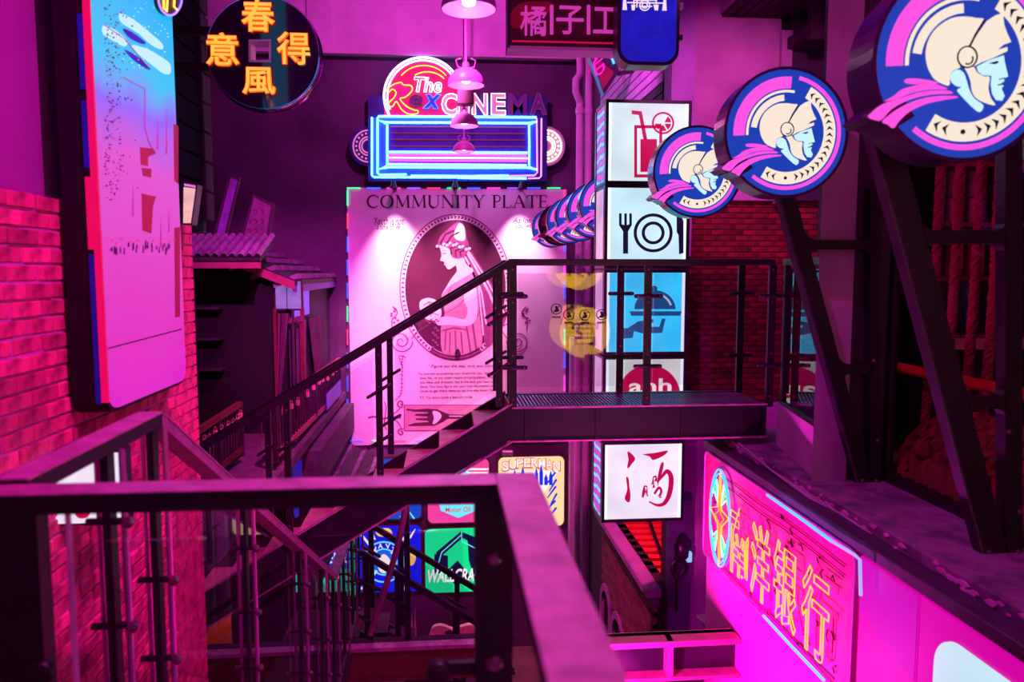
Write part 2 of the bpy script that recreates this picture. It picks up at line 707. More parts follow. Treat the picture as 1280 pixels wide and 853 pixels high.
# pillar, ledge, gutter, fascia
pl = struct('wall_right_pillar', MB().prism([(2.46, 4.88), (2.70, 4.88), (2.70, 4.97), (2.51, 4.97)], fz(-1.42), 0, 7.9), PLM)
struct('wall_right_jamb', MB().box(2.70, 3.0, 4.92, 5.3, -1.42, 6.5), pm('dark_jamb', (70, 40, 66), .8))
struct('wall_right_parapet', MB().prism([(2.52, 4.98), (2.70, 5.98), (2.9, 5.98), (2.72, 4.98)], fz(-1.5), 0, .436), PLM)
LED = pm('worn_ledge', (150, 100, 140), 0.85, 0, 0.45, 6, 0.5, 0.2, rgb2=(86, 60, 90), detail=10)
struct('trim_5', MB().box(2.40, 6, -1.0, 6.6, -1.62, -1.41, 0.008), LED)
GUT = pm('gutter_metal', (92, 60, 92), 0.5, 0.3, 0.4, 8)
struct('trim_6', MB().box(2.27, 2.41, -1.0, 6.5, -1.545, -1.475, 0.006), GUT)
FAS = pm('magenta_fascia', (250, 60, 205), 0.35, 0, 0.12, 1.2)
struct('wall_right', MB().box(2.31, 2.9, -1.0, 6.46, GZ, -1.54), FAS)
# paint flakes along the ledge front
m = MB()
for i in range(70):
    y = random.uniform(2.2, 6.3)
    z = random.uniform(-1.475, -1.42)
    s = random.uniform(0.012, 0.04)
    pts = [(-(y) + s * random.uniform(.6, 1.3) * math.cos(t), z + 0.5 * s * random.uniform(.5, 1.1) * math.sin(t)) for t in [k * 1.05 for k in range(6)]]
    m.prism(pts, fx(2.40), -0.002, random.uniform(.004, .014))
tag(m.build('peeling_paint', pm('paint_flake', (226, 120, 206), .7), bpy.data.objects['trim_5']), kind='stuff')

# near landing under the camera
struct('floor_landing', MB().box(-1.72, 0.22, -2.2, 1.85, -1.72, -1.6), CONC)

# ---- shop interior behind the window on the right
struct('wall_right_shop', MB().box(4.9, 5.1, -1, 5.9, -1.42, 5).box(3.0, 5.1, 5.9, 6.0, -1.42, 5).box(3.0, 3.05, 5.3, 5.9, -1.42, 5), pm('shop_wall', (48, 22, 44), .7))
w1 = struct('window_1', MB().box(2.99, 3.0, 2.2, 4.92, -1.38, 3.4), GLW)
for y in (2.2, 3.5, 4.86):
    MB().box(2.97, 3.02, y, y + 0.05, -1.4, 3.4).build('mullion', BLK, w1)
MB().box(2.95, 3.03, 2.2, 4.92, -1.41, -1.36).build('sill_bar', BLK, w1)

# pipes on the end wall
for px_, nm in ((723.5, 'pink painted downpipe on the end wall with a bent offset'), (734.5, 'pink painted downpipe standing at the corner of the end wall')):
    p = P(px_, 300, Y=15.8)
    t = thing('drainpipe', (p.x, 15.8, GZ), nm, 'pipe')
    pts = [(p.x, 15.8, GZ), (p.x, 15.8, 3.4)]
    k = 0.2
    if px_ < 730:
        pts += [(p.x, 15.8, 3.45), (p.x - 0.1, 15.7, 3.62), (p.x - 0.1, 15.7, 3.85), (p.x, 15.8, 4.0), (p.x, 15.8, 7.5)]
    else:
        pts += [(p.x, 15.8, 7.5)]
    MB().tube(pts, 0.075, 10).build('pipe', PLP, t, True)
    for z in (-2.5, 1.2, 3.2, 4.4):
        MB().lathe([(0.09, 0), (0.09, 0.12)], (p.x, 15.8, z), 12).build('collar', PLP, t, True)
        MB().box(p.x + 0.05, 3.05, 15.8, 15.84, z + 0.02, z + 0.08).build('wall_bracket', PLP, t)
# pale strip pilaster and brown panel low on the end wall
p = P(717, 600, Y=17.3)
struct('trim_7', MB().box(p.x - 0.1, p.x + 0.1, 17.2, YB, GZ, -1.5), PLP)
p = P(737, 690, Y=17.3)
struct('trim_8', MB().box(p.x - 0.24, 3.05, 17.3, YB, GZ, -4.7), pm('brown_panel', (150, 70, 50), .7))


# ================================================================ railings
def clamp_set(t, at, dirv, n_out, L=0.11, r=0.014, mat=BLK):
    """pill-shaped glass clamp with a bolt"""
    a = Vector(at) - Vector(dirv) * L
    b = Vector(at) + Vector(dirv) * L
    pts = [a, a + (b - a) * 0.05, a + (b - a) * 0.95, b]
    c = MB().tube(pts, [r * 0.6, r, r, r * 0.6], 8).build('clamp', mat, t, True)
    for k in (a + (b - a) * 0.12, b - (b - a) * 0.12):
        n = Vector(n_out)
        q = k + n * r
        MB().tube([q, q + n * 0.006], 0.006, 6).build('bolt', BOLT, c)
    return c


def stair_rail(name, Yp, x_hi, z_hi, x_lo, z_lo, label, posts, glass_on=True, depth=0.045, h=1.08):
    """sloping railing in a plane y = Yp with handrail, paired flat posts, clamps and glass"""
    t = thing(name, (x_lo, Yp, z_lo - h), label, 'railing')
    A, B = Vector((x_lo, Yp, z_lo)), Vector((x_hi, Yp, z_hi))
    MB().beam(A, B, 0.06, 0.05).build('handrail', BLK, t)
    d = (B - A).normalized()
    sl_ = (z_hi - z_lo) / (x_hi - x_lo)
    for x in posts:
        z = z_lo + (x - x_lo) * sl_
        po = MB().box(x - 0.026, x + 0.026, Yp - 0.012, Yp + 0.012, z - h, z - 0.01).build('post', BLK, t)
        for dz in (-0.1, -0.35, -0.72, -1.02):
            MB().lathe([(0.009, 0), (0.006, 0.006)], (x, Yp - 0.012, z + dz), 8, 'y').build('bolt', BOLT, po)
        for dz in (-0.38, -0.78):
            clamp_set(t, (x, Yp - 0.02, z + dz), d, (0, -1, 0))
    ps = sorted(posts)
    for a, b in zip(ps[:-1], ps[1:]):
        za, zb = z_lo + (a - x_lo) * sl_, z_lo + (b - x_lo) * sl_
        pts = [(a + 0.05, za - 0.93 + .05 * sl_), (b - 0.05, zb - 0.93 - .05 * sl_), (b - 0.05, zb - 0.1 - .05 * sl_), (a + 0.05, za - 0.1 + .05 * sl_)]
        MB().prism(pts, fr(Yp - 0.004), -0.005, 0.005).build('glass_panel', GLS, t)
    return t


# ---- the bridge platform
PX0 = P(640, 500, Y=6.0).x
PX1 = 2.62
PZ = P(800, 508, Y=6.0).z
RZ = P(800, 326, Y=6.0).z
PY0, PY1 = 6.0, 6.72
t = thing('bridge_platform', (1.5, 6.36, PZ - 0.28), 'black steel bridge platform with a grating floor between the stair and the facade', 'platform')
GRT = pm('grating', (150, 130, 165), 0.35, 0.6, 0.3, 30)
m = MB().box(PX0, PX1, PY0 + 0.06, PY1 - 0.06, PZ - 0.05, PZ - 0.012)
m.build('deck_plate', BLK, t)
g = MB()
x = PX0 + 0.02
while x < PX1 - 0.01:
    g.box(x, x + 0.012, PY0 + 0.065, PY1 - 0.065, PZ - 0.012, PZ)
    x += 0.03
y = PY0 + 0.1
while y < PY1 - 0.08:
    g.box(PX0 + 0.02, PX1, y, y + 0.008, PZ - 0.012, PZ - 0.002)
    y += 0.09
tag(g.build('grating_bars', GRT, t), kind='stuff')
PBT = P(800, 548, Y=6.0).z
for yy in (PY0, PY1 - 0.06):
    bb = MB().box(PX0, PX1, yy, yy + 0.06, PBT, PZ + 0.005)
    bb.build('edge_beam', BLK, t)
MB().box(PX0, PX1, PY0 - 0.02, PY0 + 0.06, PBT - 0.012, PBT).build('lower_flange', RAILM, t)
MB().box(PX0, PX1, PY0 - 0.02, PY0 + 0.0, PZ - 0.004, PZ + 0.008).build('upper_flange', RAILM, t)
for xx in (PX0 + 0.1, 1.2, 1.9, 2.54):
    MB().box(xx, xx + 0.015, PY0 - 0.016, PY0, PBT, PZ).build('web_stiffener', BLK, t)


def flat_rail(Yp, label, xs, sgn):
    t = thing('glass_railing', (1.5, Yp, PZ), label, 'railing')
    MB().box(PX0 - 0.03, PX1 + 0.03, Yp - 0.028, Yp + 0.028, RZ - 0.035, RZ + 0.012, 0.006).build('handrail', BLK, t)
    for x in xs:
        po = MB().box(x - 0.03, x + 0.03, Yp - 0.014, Yp + 0.014, PZ - 0.02, RZ - 0.03).build('post', BLK, t)
        for f in (0.06, 0.36, 0.72, 0.94):
            MB().lathe([(0.009, 0), (0.006, 0.007)], (x, Yp - 0.014, PZ + (RZ - PZ) * f), 8, 'y').build('bolt', BOLT, po)
        for f in (0.28, 0.76):
            clamp_set(t, (x, Yp - 0.024, PZ + (RZ - PZ) * f), (1, 0, 0), (0, -1, 0), 0.115, 0.017)
    for a, b in zip(xs[:-1], xs[1:]):
        MB().box(a + 0.045, b - 0.045, Yp - 0.01, Yp + 0.0, PZ + 0.06, RZ - 0.1).build('glass_panel', GLS, t)
    return t


xp = [P(641, 420, Y=PY0).x, P(809, 420, Y=PY0).x, P(968, 420, Y=PY0).x - 0.03]
fr1 = flat_rail(PY0, 'black glass panelled railing along the front of the bridge platform', xp, 1)
xq = [P(768, 420, Y=PY1).x - 1.15, P(775, 420, Y=PY1).x, P(925, 420, Y=PY1).x]
xq[0] = PX0 + 0.05
fr2 = flat_rail(PY1, 'black glass panelled railing along the back of the bridge platform', xq, 1)

# side glass on the parapet by the pillar
t = thing('parapet_glass', (2.6, 5.5, -1.06), 'upright glass pane with a dark rim on the parapet beside the pillar', 'glass panel')
MB().prism([(2.55, 5.02), (2.715, 5.88), (2.721, 5.879), (2.556, 5.019)], fz(-1.04), 0, RZ - 0.07 + 1.04).build('pane', glass('side_glass', (0.6, 0.55, 0.65), 2.8), t)
MB().beam((2.55, 5.0, -1.052), (2.72, 5.9, -1.052), .04, .024).build('bottom_rim', BLK, t)
MB().beam((2.55, 4.99, RZ - .012), (2.72, 5.94, RZ - .012), .05, .046).build('top_rail', BLK, t)
MB().box(2.7, 2.74, 5.9, 5.94, -1.06, RZ - 0.03).build('post', BLK, t)

# ---- stair from the platform down to the left
SL = 0.6
XL = -2.15
zl = RZ - SL * (PX0 - XL)
pf = [P(624, 420, Y=PY0).x, P(474, 500, Y=PY0).x, P(359, 540, Y=PY0).x, -2.05]
stair_rail('stair_railing', PY0 + 0.0, PX0, RZ - 0.01, XL, zl, 'black steel railing with glass on the front of the stair below the poster', pf)
pb = [PX0 - 0.08, P(488, 500, Y=PY1).x, P(335, 540, Y=PY1).x, -2.05]
stair_rail('stair_railing', PY1 + 0.0, PX0, RZ - 0.01, XL, zl, 'black steel railing with glass on the far side of the stair below the poster', pb)
t = thing('steel_stair', (XL, 6.36, PZ - SL * (PX0 - XL) - 0.3), 'black steel stair with pale treads climbing to the bridge platform', 'stair')
for yy in (PY0 + 0.0, PY1 - 0.04):
    z0 = PZ + 0.03
    pts = [(PX0, z0), (PX0, PBT), (PX0 - 0.02, PBT), (XL, PBT - SL * (PX0 - XL)), (XL, z0 - SL * (PX0 - XL))]
    MB().prism(pts, fr(yy + 0.04), 0, 0.04).build('stringer', BLK, t)
pts = [(PX0, PBT), (XL, PBT - SL * (PX0 - XL)), (XL, PBT - 0.012 - SL * (PX0 - XL)), (PX0, PBT - 0.012)]
MB().prism(pts, fr(PY0), -0.03, 0.02).build('stringer_flange', RAILM, t)
pts = [(PX0, PZ + 0.04), (XL, PZ + 0.04 - SL * (PX0 - XL)), (XL, PZ + 0.028 - SL * (PX0 - XL)), (PX0, PZ + 0.028)]
MB().prism(pts, fr(PY0), -0.03, 0.02).build('stringer_flange', RAILM, t)
TRD = pm('worn_tread', (236, 150, 150), 0.5, 0.1, 0.35, 7, 0.1)
n = 10
for i in range(n):
    xx = PX0 - 0.28 * i
    zz = PZ - SL * 0.28 * (i + 0.0)
    MB().box(xx - 0.30, xx - 0.0, PY0 + 0.05, PY1 - 0.05, zz - 0.17, zz - 0.135).build('tread', TRD, t)
    MB().box(xx - 0.012, xx, PY0 + 0.05, PY1 - 0.05, zz - 0.16, zz - 0.0).build('riser', TRD, t)

# ---- near landing railing (foreground)
NZ = -0.5
nf = P(300, 612, Z=NZ).y
nb = P(300, 599, Z=NZ).y
xr0, xr1 = 0.122, 0.222
t = thing('landing_railing', (-0.4, nf, -1.6), 'wide pink worn handrail with black posts and bolts turning a corner round the landing', 'railing')
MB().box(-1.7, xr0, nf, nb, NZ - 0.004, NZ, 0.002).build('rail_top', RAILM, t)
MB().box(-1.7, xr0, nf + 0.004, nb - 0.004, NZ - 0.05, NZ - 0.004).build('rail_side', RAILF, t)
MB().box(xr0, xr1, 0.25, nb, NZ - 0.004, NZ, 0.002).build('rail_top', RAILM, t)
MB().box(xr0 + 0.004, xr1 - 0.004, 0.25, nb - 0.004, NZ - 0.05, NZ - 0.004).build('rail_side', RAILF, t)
for xa, xb in ((P(594, 700, Y=nf).x, 0.16), (-1.18, P(42, 700, Y=nf).x)):
    po = MB().box(xa, xb, nf + 0.02, nf + 0.075, -1.6, NZ - 0.05).build('post', RAILF, t)
    for (zz, rr) in ((P(600, 703, Y=nf).z, 0.018), (P(600, 836, Y=nf).z, 0.022), (-1.1, .02)):
        MB().lathe([(rr, 0), (rr, 0.006), (rr * 0.6, 0.014)], (xb - 0.045 if xb > 0 else xb - 0.12, nf + 0.02, zz), 16, 'y').build('bolt', BOLT, po, True)
gx0, gx1 = P(74, 700, Y=nf).x, P(600, 700, Y=nf).x - 0.04
MB().box(gx0, gx1, nf + 0.045, nf + 0.055, -1.5, NZ - 0.13).build('glass_panel', GLS, t)
MB().box(gx0 - 0.004, gx0 + 0.004, nf + 0.043, nf + 0.057, -1.5, NZ - 0.06).build('glass_edge', pm('glass_edge', (225, 120, 215), .3, 0, .2, 8), t)
for (a_, b_) in ((548, 842), (50, 842)):
    p = P(a_, b_, Y=nf + 0.02)
    MB().lathe([(0.032, 0), (0.032, 0.012), (0.026, 0.022), (0.012, 0.024)], (p.x, nf + 0.035, p.z), 20, 'y').build('glass_clamp', BLK, t, True)
    xe = 0.09 if p.x > -0.5 else -1.0
    MB().beam((p.x, nf + 0.045, p.z), (xe, nf + 0.045, p.z), 0.02, 0.03).build('clamp_arm', BLK, t)

# ---- stair running down along the brick wall, its railing
SX = -1.05
YA0, YA1, YD, YE = 1.92, 2.82, 6.6, 8.65
ZD = P(415, 724, X=-0.98).z
t = thing('bolted_railing', (SX, YA1, -1.6), 'pink topped railing with bolted posts and glass descending beside the brick wall', 'railing')
path = [(SX, YA0, NZ), (SX, YA1, NZ), (SX + 0.06, YD, ZD), (SX + 0.06, YE, ZD)]
for a, b in zip(path[:-1], path[1:]):
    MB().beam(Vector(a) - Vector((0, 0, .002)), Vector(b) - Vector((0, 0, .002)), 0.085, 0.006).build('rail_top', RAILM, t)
    MB().beam(Vector(a) - Vector((0, 0, .027)), Vector(b) - Vector((0, 0, .027)), 0.078, 0.044).build('rail_side', RAILF if a[1] < YA1 else pm('rail_side_lit_pink', (170, 84, 150), .5, 0, .3, 12), t)  # light on the descending rail's side is put into its pink paint
ROD = pm('bright_rod', (190, 110, 175), 0.3, 0.7, 0.2, 9)


def rz_at(y):
    if y <= YA1:
        return NZ
    if y >= YD:
        return ZD
    return NZ + (ZD - NZ) * (y - YA1) / (YD - YA1)


py_ = [2.45, 2.82, 3.95, 5.25, 6.05, 6.62, 7.3, 7.95, 8.6]
for y in py_:
    xx = SX + 0.06 * max(0, min(1, (y - YA1) / (YD - YA1)))
    z = rz_at(y)
    po = MB().box(xx - 0.012, xx + 0.012, y - 0.025, y + 0.025, z - 1.08, z - 0.045).build('post', BLK, t)
    MB().tube([(xx + 0.045, y, z - 1.08), (xx + 0.045, y, z - 0.05)], 0.011, 8).build('rod', ROD, t, True)
    MB().tube([(xx - 0.04, y + 0.02, z - 1.08), (xx - 0.04, y + 0.02, z - 0.05)], 0.009, 8).build('rod', ROD, t, True)
    for dz in (-0.28, -0.62, -0.92):
        MB().tube([(xx - 0.07, y, z + dz), (xx + 0.07, y, z + dz)], 0.012, 8).build('spacer', BLK, po, True)
        MB().lathe([(0.018, 0), (0.018, 0.01), (0.008, 0.016)], (xx + 0.062, y - 0.012, z + dz), 10, 'y').build('bolt', BOLT, po, True)
for a, b in zip(py_[:-1], py_[1:]):
    if b - a < 0.5:
        continue
    za, zb = rz_at(a), rz_at(b)
    pts = [(a + 0.05, za - 1.0), (b - 0.05, zb - 1.0), (b - 0.05, zb - 0.12), (a + 0.05, za - 0.12)]
    MB().prism(pts, fl(SX + 0.02), -0.005, 0.005).build('glass_panel', GLS, t)
FZ = P(500, 806, Y=7.66).z - .02
t = thing('narrow_stair', (SX, YA1, -1.75), 'narrow dark stair descending beside the brick wall', 'stair')
nst = 13
for i in range(nst):
    y = YA1 + (YD - YA1) * i / nst
    z = NZ - 1.1 + (ZD - NZ) * (i + 1) / nst
    MB().box(-1.70, SX + 0.03, y, y + (YD - YA1) / nst + 0.02, z - 0.04, z).build('tread', DARK, t)
pts = [(YA1 - 0.95, -1.6), (YA1, -1.6), (YD, FZ), (YE, FZ), (YE, FZ - 0.25), (YD, FZ - 0.25), (YA1, -1.9), (YA1 - 0.95, -1.9)]
MB().prism(pts, fl(SX + 0.02), 0, 0.035).build('stringer', BLK, t)

# ---- lower bridge with its steel beam, second flight
t = thing('lower_bridge', (-0.7, 8.2, FZ - 0.3), 'dark red steel bridge deck at the foot of the stair by the brick wall', 'bridge')
MB().box(-2.6, 0.62, 7.72, 7.92, FZ - 0.08, FZ - 0.02).build('deck', DARK, t)
MB().box(-1.72, -0.96, 6.6, 7.58, FZ - 0.08, FZ - 0.02).box(-1.72, -0.93, 7.93, 8.65, FZ - 0.08, FZ - 0.02).build('landing_plate', DARK, t)
REDB = pm('oxide_red_beam', (120, 30, 46), 0.5, 0.1, 0.3, 6)
MB().box(-2.6, 0.62, 7.66, 7.7, FZ - 0.32, FZ - 0.02).build('beam_web', REDB, t)
MB().box(-2.6, 0.62, 7.6, 7.72, FZ - 0.02, FZ + 0.02).build('beam_flange', RAILM, t)
MB().box(-2.6, 0.62, 7.6, 7.72, FZ - 0.34, FZ - 0.31).build('beam_flange', REDB, t)
for xx in (-2.5, 0.5):
    MB().box(xx - 0.06, xx + 0.06, 7.75, 7.87, GZ, FZ - 0.08).build('column', BLK, t)

for yy, (pa, pb_), lab in ((8.0, ((450, 690), (640, 806)), 'dark railing of the descending lower flight in front of the blue light panel'),
                           (8.7, ((456, 652), (640, 764)), 'dark railing on the far side of the lower flight before the green light panel')):
    A, B = P(*pa, Y=yy), P(*pb_, Y=yy)
    t = thing('lower_stair_railing', (A.x, yy, A.z - 0.95), lab, 'railing')
    MB().beam(A, B, 0.05, 0.06).build('handrail', BLK, t)
    d = (B - A).normalized()
    for f in (0.04, 0.24, 0.62, 0.95):
        q = A + (B - A) * f
        MB().box(q.x - 0.03, q.x + 0.03, yy - 0.015, yy + 0.015, q.z - 0.98, q.z).build('post', BLK, t)
        for dz in (-0.3, -0.7):
            clamp_set(t, (q.x, yy - 0.03, q.z + dz), d, (0, -1, 0), 0.13, 0.02)
    for f0, f1 in ((0.24, 0.62), (0.62, 0.95)):
        q0, q1 = A + (B - A) * f0, A + (B - A) * f1
        MB().prism([(q0.x + .05, q0.z - .85), (q1.x - .05, q1.z - .85), (q1.x - .05, q1.z - .1), (q0.x + .05, q0.z - .1)], fr(yy), -.004, .004).build('glass_panel', GLS, t)
A, B = P(448, 780, Y=8.0), P(640, 897, Y=8.0)
t = thing('lower_stair', (A.x, 8.35, A.z - 1), 'dark lower stair flight descending from the red bridge', 'stair')
for yy in (8.08, 8.62):
    MB().prism([(A.x, A.z - 0.1), (B.x + 1, B.z - 0.1 + (B.z - A.z) / (B.x - A.x)), (B.x + 1, B.z - 0.36 + (B.z - A.z) / (B.x - A.x)), (A.x, A.z - 0.36)], fr(yy), 0, 0.04).build('stringer', BLK, t)
for i in range(8):
    xx = A.x + 0.28 * i
    zz = A.z - 0.15 + (B.z - A.z) / (B.x - A.x) * 0.28 * i
    MB().box(xx, xx + 0.3, 8.08, 8.58, zz - 0.04, zz).build('tread', DARK, t)
# slim pink topped rail on the bridge
A, B = P(508, 626, Y=7.88), P(463, 790, Y=7.8)
t = thing('slanting_handrail', (B.x, B.y, FZ), 'slim pink topped handrail slanting over the lower bridge', 'railing')
mid = [Vector(A), Vector(A) + (Vector(B) - Vector(A)) * 0.4 + Vector((0.03, 0, 0)), Vector(B)]
mid = [Vector(q) for q in sm([tuple(v) for v in mid], 6, False)]
m1, m2 = MB(), MB()
for a, b in zip(mid[:-1], mid[1:]):
    m1.beam(a, b, 0.09, 0.008)
    m2.beam(a - Vector((0, 0, .03)), b - Vector((0, 0, .03)), 0.07, 0.05)
m1.build('rail_top', RAILM, t)
m2.build('rail_side', pm('rail_side_lit_pink', (170, 84, 150), .5, 0, .3, 12), t)  # side painted pink for the light on it
MB().box(B.x - 0.03, B.x + 0.03, B.y - .03, B.y + .03, FZ + .02, B.z).build('post', BLK, t)
MB().box(A.x - 0.03, A.x + 0.03, A.y - .03, A.y + .03, FZ - .02, A.z - .03).build('post', BLK, t)

# beam that ties the fascia to a post, right foreground
t = thing('tie_beam', (1.0, 5.74, GZ), 'dark steel channel beam with pink flanges running to the magenta fascia', 'beam')
q0, q1 = P(755, 797, Y=5.74), P(940, 837, Y=5.74)
MB().box(0.95, 2.3, 5.74, 5.79, q1.z, q0.z).build('web', BLK, t)
PKF = pm('pink_flange', (170, 60, 116), 0.5, 0, 0.25, 8)
MB().box(0.95, 2.3, 5.62, 5.80, q0.z - 0.045, q0.z).build('flange', PKF, t)
MB().box(0.95, 2.3, 5.62, 5.80, q1.z, q1.z + 0.03).build('flange', PKF, t)
xs_ = P(836, 815, Y=5.68).x
MB().box(xs_ - 0.022, xs_ + 0.022, 5.63, 5.74, q1.z, q0.z).build('stiffener', PKF, t)
MB().box(0.9, 1.0, 5.70, 5.8, GZ, q0.z).build('post', BLK, t)

# ================================================================ round signs with the helmeted profile
SB = em('sign_blue', (22, 62, 176), 1.0)
SPK = em('sign_pink', (255, 84, 226), 1.0)
SCR = em('sign_cream', (248, 232, 212), 1.0)
SCY = em('sign_ice', (196, 240, 255), 1.05)
SND = pm('sign_outline', (24, 12, 56), 0.5, 0, 0.1, 5)
RIM = pm('sign_rim', (72, 34, 78), 0.22, 0.3, 0.2, 4, 0, 0.6)
UB = pm('unlit_blue', (40, 16, 60), 0.4)
UP_ = pm('unlit_pink', (190, 20, 120), 0.4)
UC = pm('unlit_cream', (150, 60, 90), 0.4)


def za(pts):
    return [((x - 652) / 431 * 0.4, (299 - y) / 465 * 0.4) for x, y in pts]


def round_sign(name, loc, label, lit=True, arm=None, group=None):
    b_, p_, c_, i_ = (SB, SPK, SCR, SCY) if lit else (UB, UP_, UC, UC)
    R = 0.4
    t = thing(name, loc, label, 'sign', group)
    t.scale = (.95, .95, .95)

    def part(nm, loops, w0, w1, mat, par=t):
        for grp in ([[l] for l in loops] if len(loops) <= 7 else [loops]):
            me = MB()
            for l in grp:
                me.prism(l, LOC, w0, w1)
            o = bpy.data.objects.new(nm, me.mesh(nm, mat))
            COL.objects.link(o)
            o.parent = par
            if len(grp) > 1:
                o['kind'] = 'stuff'
        return o

    bd = part('sign_body', [circ(0, 0, R * 1.015, n=56)], -0.21, -0.006, RIM)
    part('rim_lip', [[circ(0, 0, R * 1.03, n=56), circ(0, 0, R * 0.985, n=56)[::-1]]] if False else [band(0, 0, R * 0.985, R * 1.03, 0, 359.9, 56)], -0.03, 0.006, RIM)
    scarf_body = za([(196, 570), (232, 530), (275, 494), (360, 470), (420, 560), (322, 626), (290, 606), (262, 592), (225, 592)])
    part('scarf_body', [scarf_body], -0.2, 0.004, RIM)
    fc = part('face_panel', [circ(0, 0, R * 0.985, n=56)], -0.02, 0.0, b_)
    L1, L2, L3 = 0.001, 0.004, 0.007
    part('crest_band', [band(0, 0, R * .69, R * .875, 184, 86, 28)], L1, L2, p_, fc)
    part('cream_arc', [band(0, 0, R * .63, R * .668, 184, 80, 28), band(0, 0, R * .50, R * .595, 172, 96, 20)], L1, L2, c_, fc)
    part('outer_arc', [band(0, 0, R * .845, R * .905, -128, 78, 48)], L1, L2, p_, fc)
    part('laurel_band', [band(0, 0, R * .62, R * .815, -120, 62, 44)], L1, L2, c_, fc)
    marks = []
    a = -112
    while a < 55:
        if -97 < a < -82:
            marks.append(circ(R * .715 * math.cos(math.radians(-90)), R * .715 * math.sin(math.radians(-90)), R * .026, n=10))
            a = -78
            continue
        s = 1 if a > -90 else -1
        pp = []
        for da, rr in ((0, .655), (5.2 * s, .715), (0, .775), (1.8 * s, .715)):
            an = math.radians(a + da)
            pp.append((R * rr * math.cos(an), R * rr * math.sin(an)))
        marks.append(pp)
        a += 8.2
    part('laurel_leaf', marks, L2, L3, SND if lit else UB, fc)
    dome = sm(za([(728, 98), (690, 90), (640, 85), (580, 92), (530, 120), (490, 160), (465, 215), (460, 270), (470, 320), (490, 360), (515, 388), (575, 412), (577, 370), (592, 340), (625, 325), (612, 300), (608, 270), (622, 245), (655, 230), (690, 160)]), 3)
    cap = za([(822, 60), (780, 75), (742, 102), (705, 158), (668, 225), (692, 240), (706, 268), (702, 296), (690, 318), (725, 298), (775, 278), (846, 242), (846, 222), (800, 236), (826, 212), (862, 198), (842, 160), (824, 118), (818, 84)])
    cheek = sm(za([(648, 322), (690, 322), (705, 345), (740, 364), (768, 368), (765, 420), (780, 468), (803, 500), (755, 490), (708, 466), (687, 430), (680, 390), (664, 352)]), 3)
    part('helmet', [dome, cap, cheek], L1, L2, c_, fc)
    ear = za([(655, 275)])[0]
    part('helmet_outline', [band(ear[0], ear[1], 0.040, 0.046, 0, 359, 24), stroke(za([(728, 98), (690, 165), (662, 228)]), 0.008), band(ear[0] + .004, ear[1] - .008, 0.018, 0.024, -120, 30, 10)], L2, L3, SND if lit else UB, fc)
    part('ear_disc', [circ(ear[0], ear[1], 0.040, n=20)], L1, L2, c_, fc)
    face = za([(705, 318), (760, 287), (830, 262), (836, 292), (857, 362), (836, 372), (840, 385), (825, 395), (838, 406), (828, 420), (845, 455), (835, 478), (806, 475), (786, 445), (777, 400), (779, 360), (735, 358), (712, 340)])
    neck = sm(za([(580, 372), (592, 345), (615, 335), (643, 350), (660, 390), (675, 432), (702, 472), (745, 502), (730, 535), (690, 508), (642, 462), (617, 432), (636, 418), (612, 412), (592, 398)]), 3)
    part('profile_face', [face, neck], L1, L2, i_, fc)
    part('eye_mark', [za([(758, 302), (800, 290), (806, 298), (790, 306)]), stroke(za([(808, 404), (835, 400)]), 0.005), stroke(za([(812, 378), (838, 370)]), 0.004)], L2, L3, SND if lit else UB, fc)
    s1 = sm(za([(370, 386), (430, 384), (500, 395), (522, 403), (470, 409), (400, 409), (366, 402)]), 3)
    s2 = sm(za([(352, 436), (420, 415), (500, 407), (548, 420), (562, 430), (480, 434), (400, 452), (335, 480), (272, 494), (318, 465)]), 3)
    s3 = sm(za([(212, 550), (262, 508), (350, 476), (450, 444), (560, 436), (590, 450), (500, 456), (400, 480), (310, 528), (262, 582), (232, 582), (200, 570)]), 3)
    s4 = sm(za([(267, 588), (322, 538), (400, 494), (500, 466), (600, 462), (615, 470), (560, 480), (470, 502), (390, 542), (342, 590), (320, 620), (292, 602)]), 3)
    part('scarf_stripe', [s1, s2, s3, s4], 0.004, 0.009, p_, fc)
    if arm:
        me = MB().box(0.05, min(arm, .96) if arm < 1 else .38, 0.1, 0.16, -0.03, 0.03)
        o = bpy.data.objects.new('mounting_arm', me.mesh('mounting_arm', BLK))
        COL.objects.link(o)
        o.parent = t
        if arm >= 1:
            me = MB().box(.34, .38, .16, 2.6, -.02, .02)
            o = bpy.data.objects.new('mounting_arm', me.mesh('mounting_arm', BLK))
            COL.objects.link(o)
            o.parent = t
    return t


def sign_at(px_, py__, Y):
    p = P(px_, py__, Y=Y)
    return (p.x, Y, p.z)


round_sign('round_sign', sign_at(1207, 78, 2.97), 'round lit helmeted soldier sign above the large bracket before the rope window')
round_sign('round_sign', sign_at(983, 166, 4.60), 'round lit helmeted soldier sign fixed to the bracket beside the pillar')
round_sign('round_sign', sign_at(872, 215, 6.53), 'round lit helmeted soldier sign overlapping the drink and plate light boxes', arm=1.0)
far = None
for i, (Y, lit) in enumerate(((9.95, 1), (10.93, 1), (12.07, 1), (13.1, 1), (14.25, 0), (15.3, 1))):
    loc = (2.14, Y, 0.87)
    lab = 'round lit helmeted soldier sign in the overlapping row beside the poster'
    if not lit:
        round_sign('round_sign', loc, 'round soldier sign switched off within the row beside the poster', False, 0.94)
    elif far is None:
        far = round_sign('round_sign', loc, lab, True, 0.94, 'row of lit round signs')
    else:
        c_ = copy_tree(far, None, loc)
        if i == 3:
            c_['label'] = 'round lit soldier sign overlapping the switched off one beside the poster'
        if i == 5:
            c_['label'] = 'round lit soldier sign behind the switched off one, touching the poster script'
far['label'] = 'round lit helmeted soldier sign cut off by the tall light box edge'

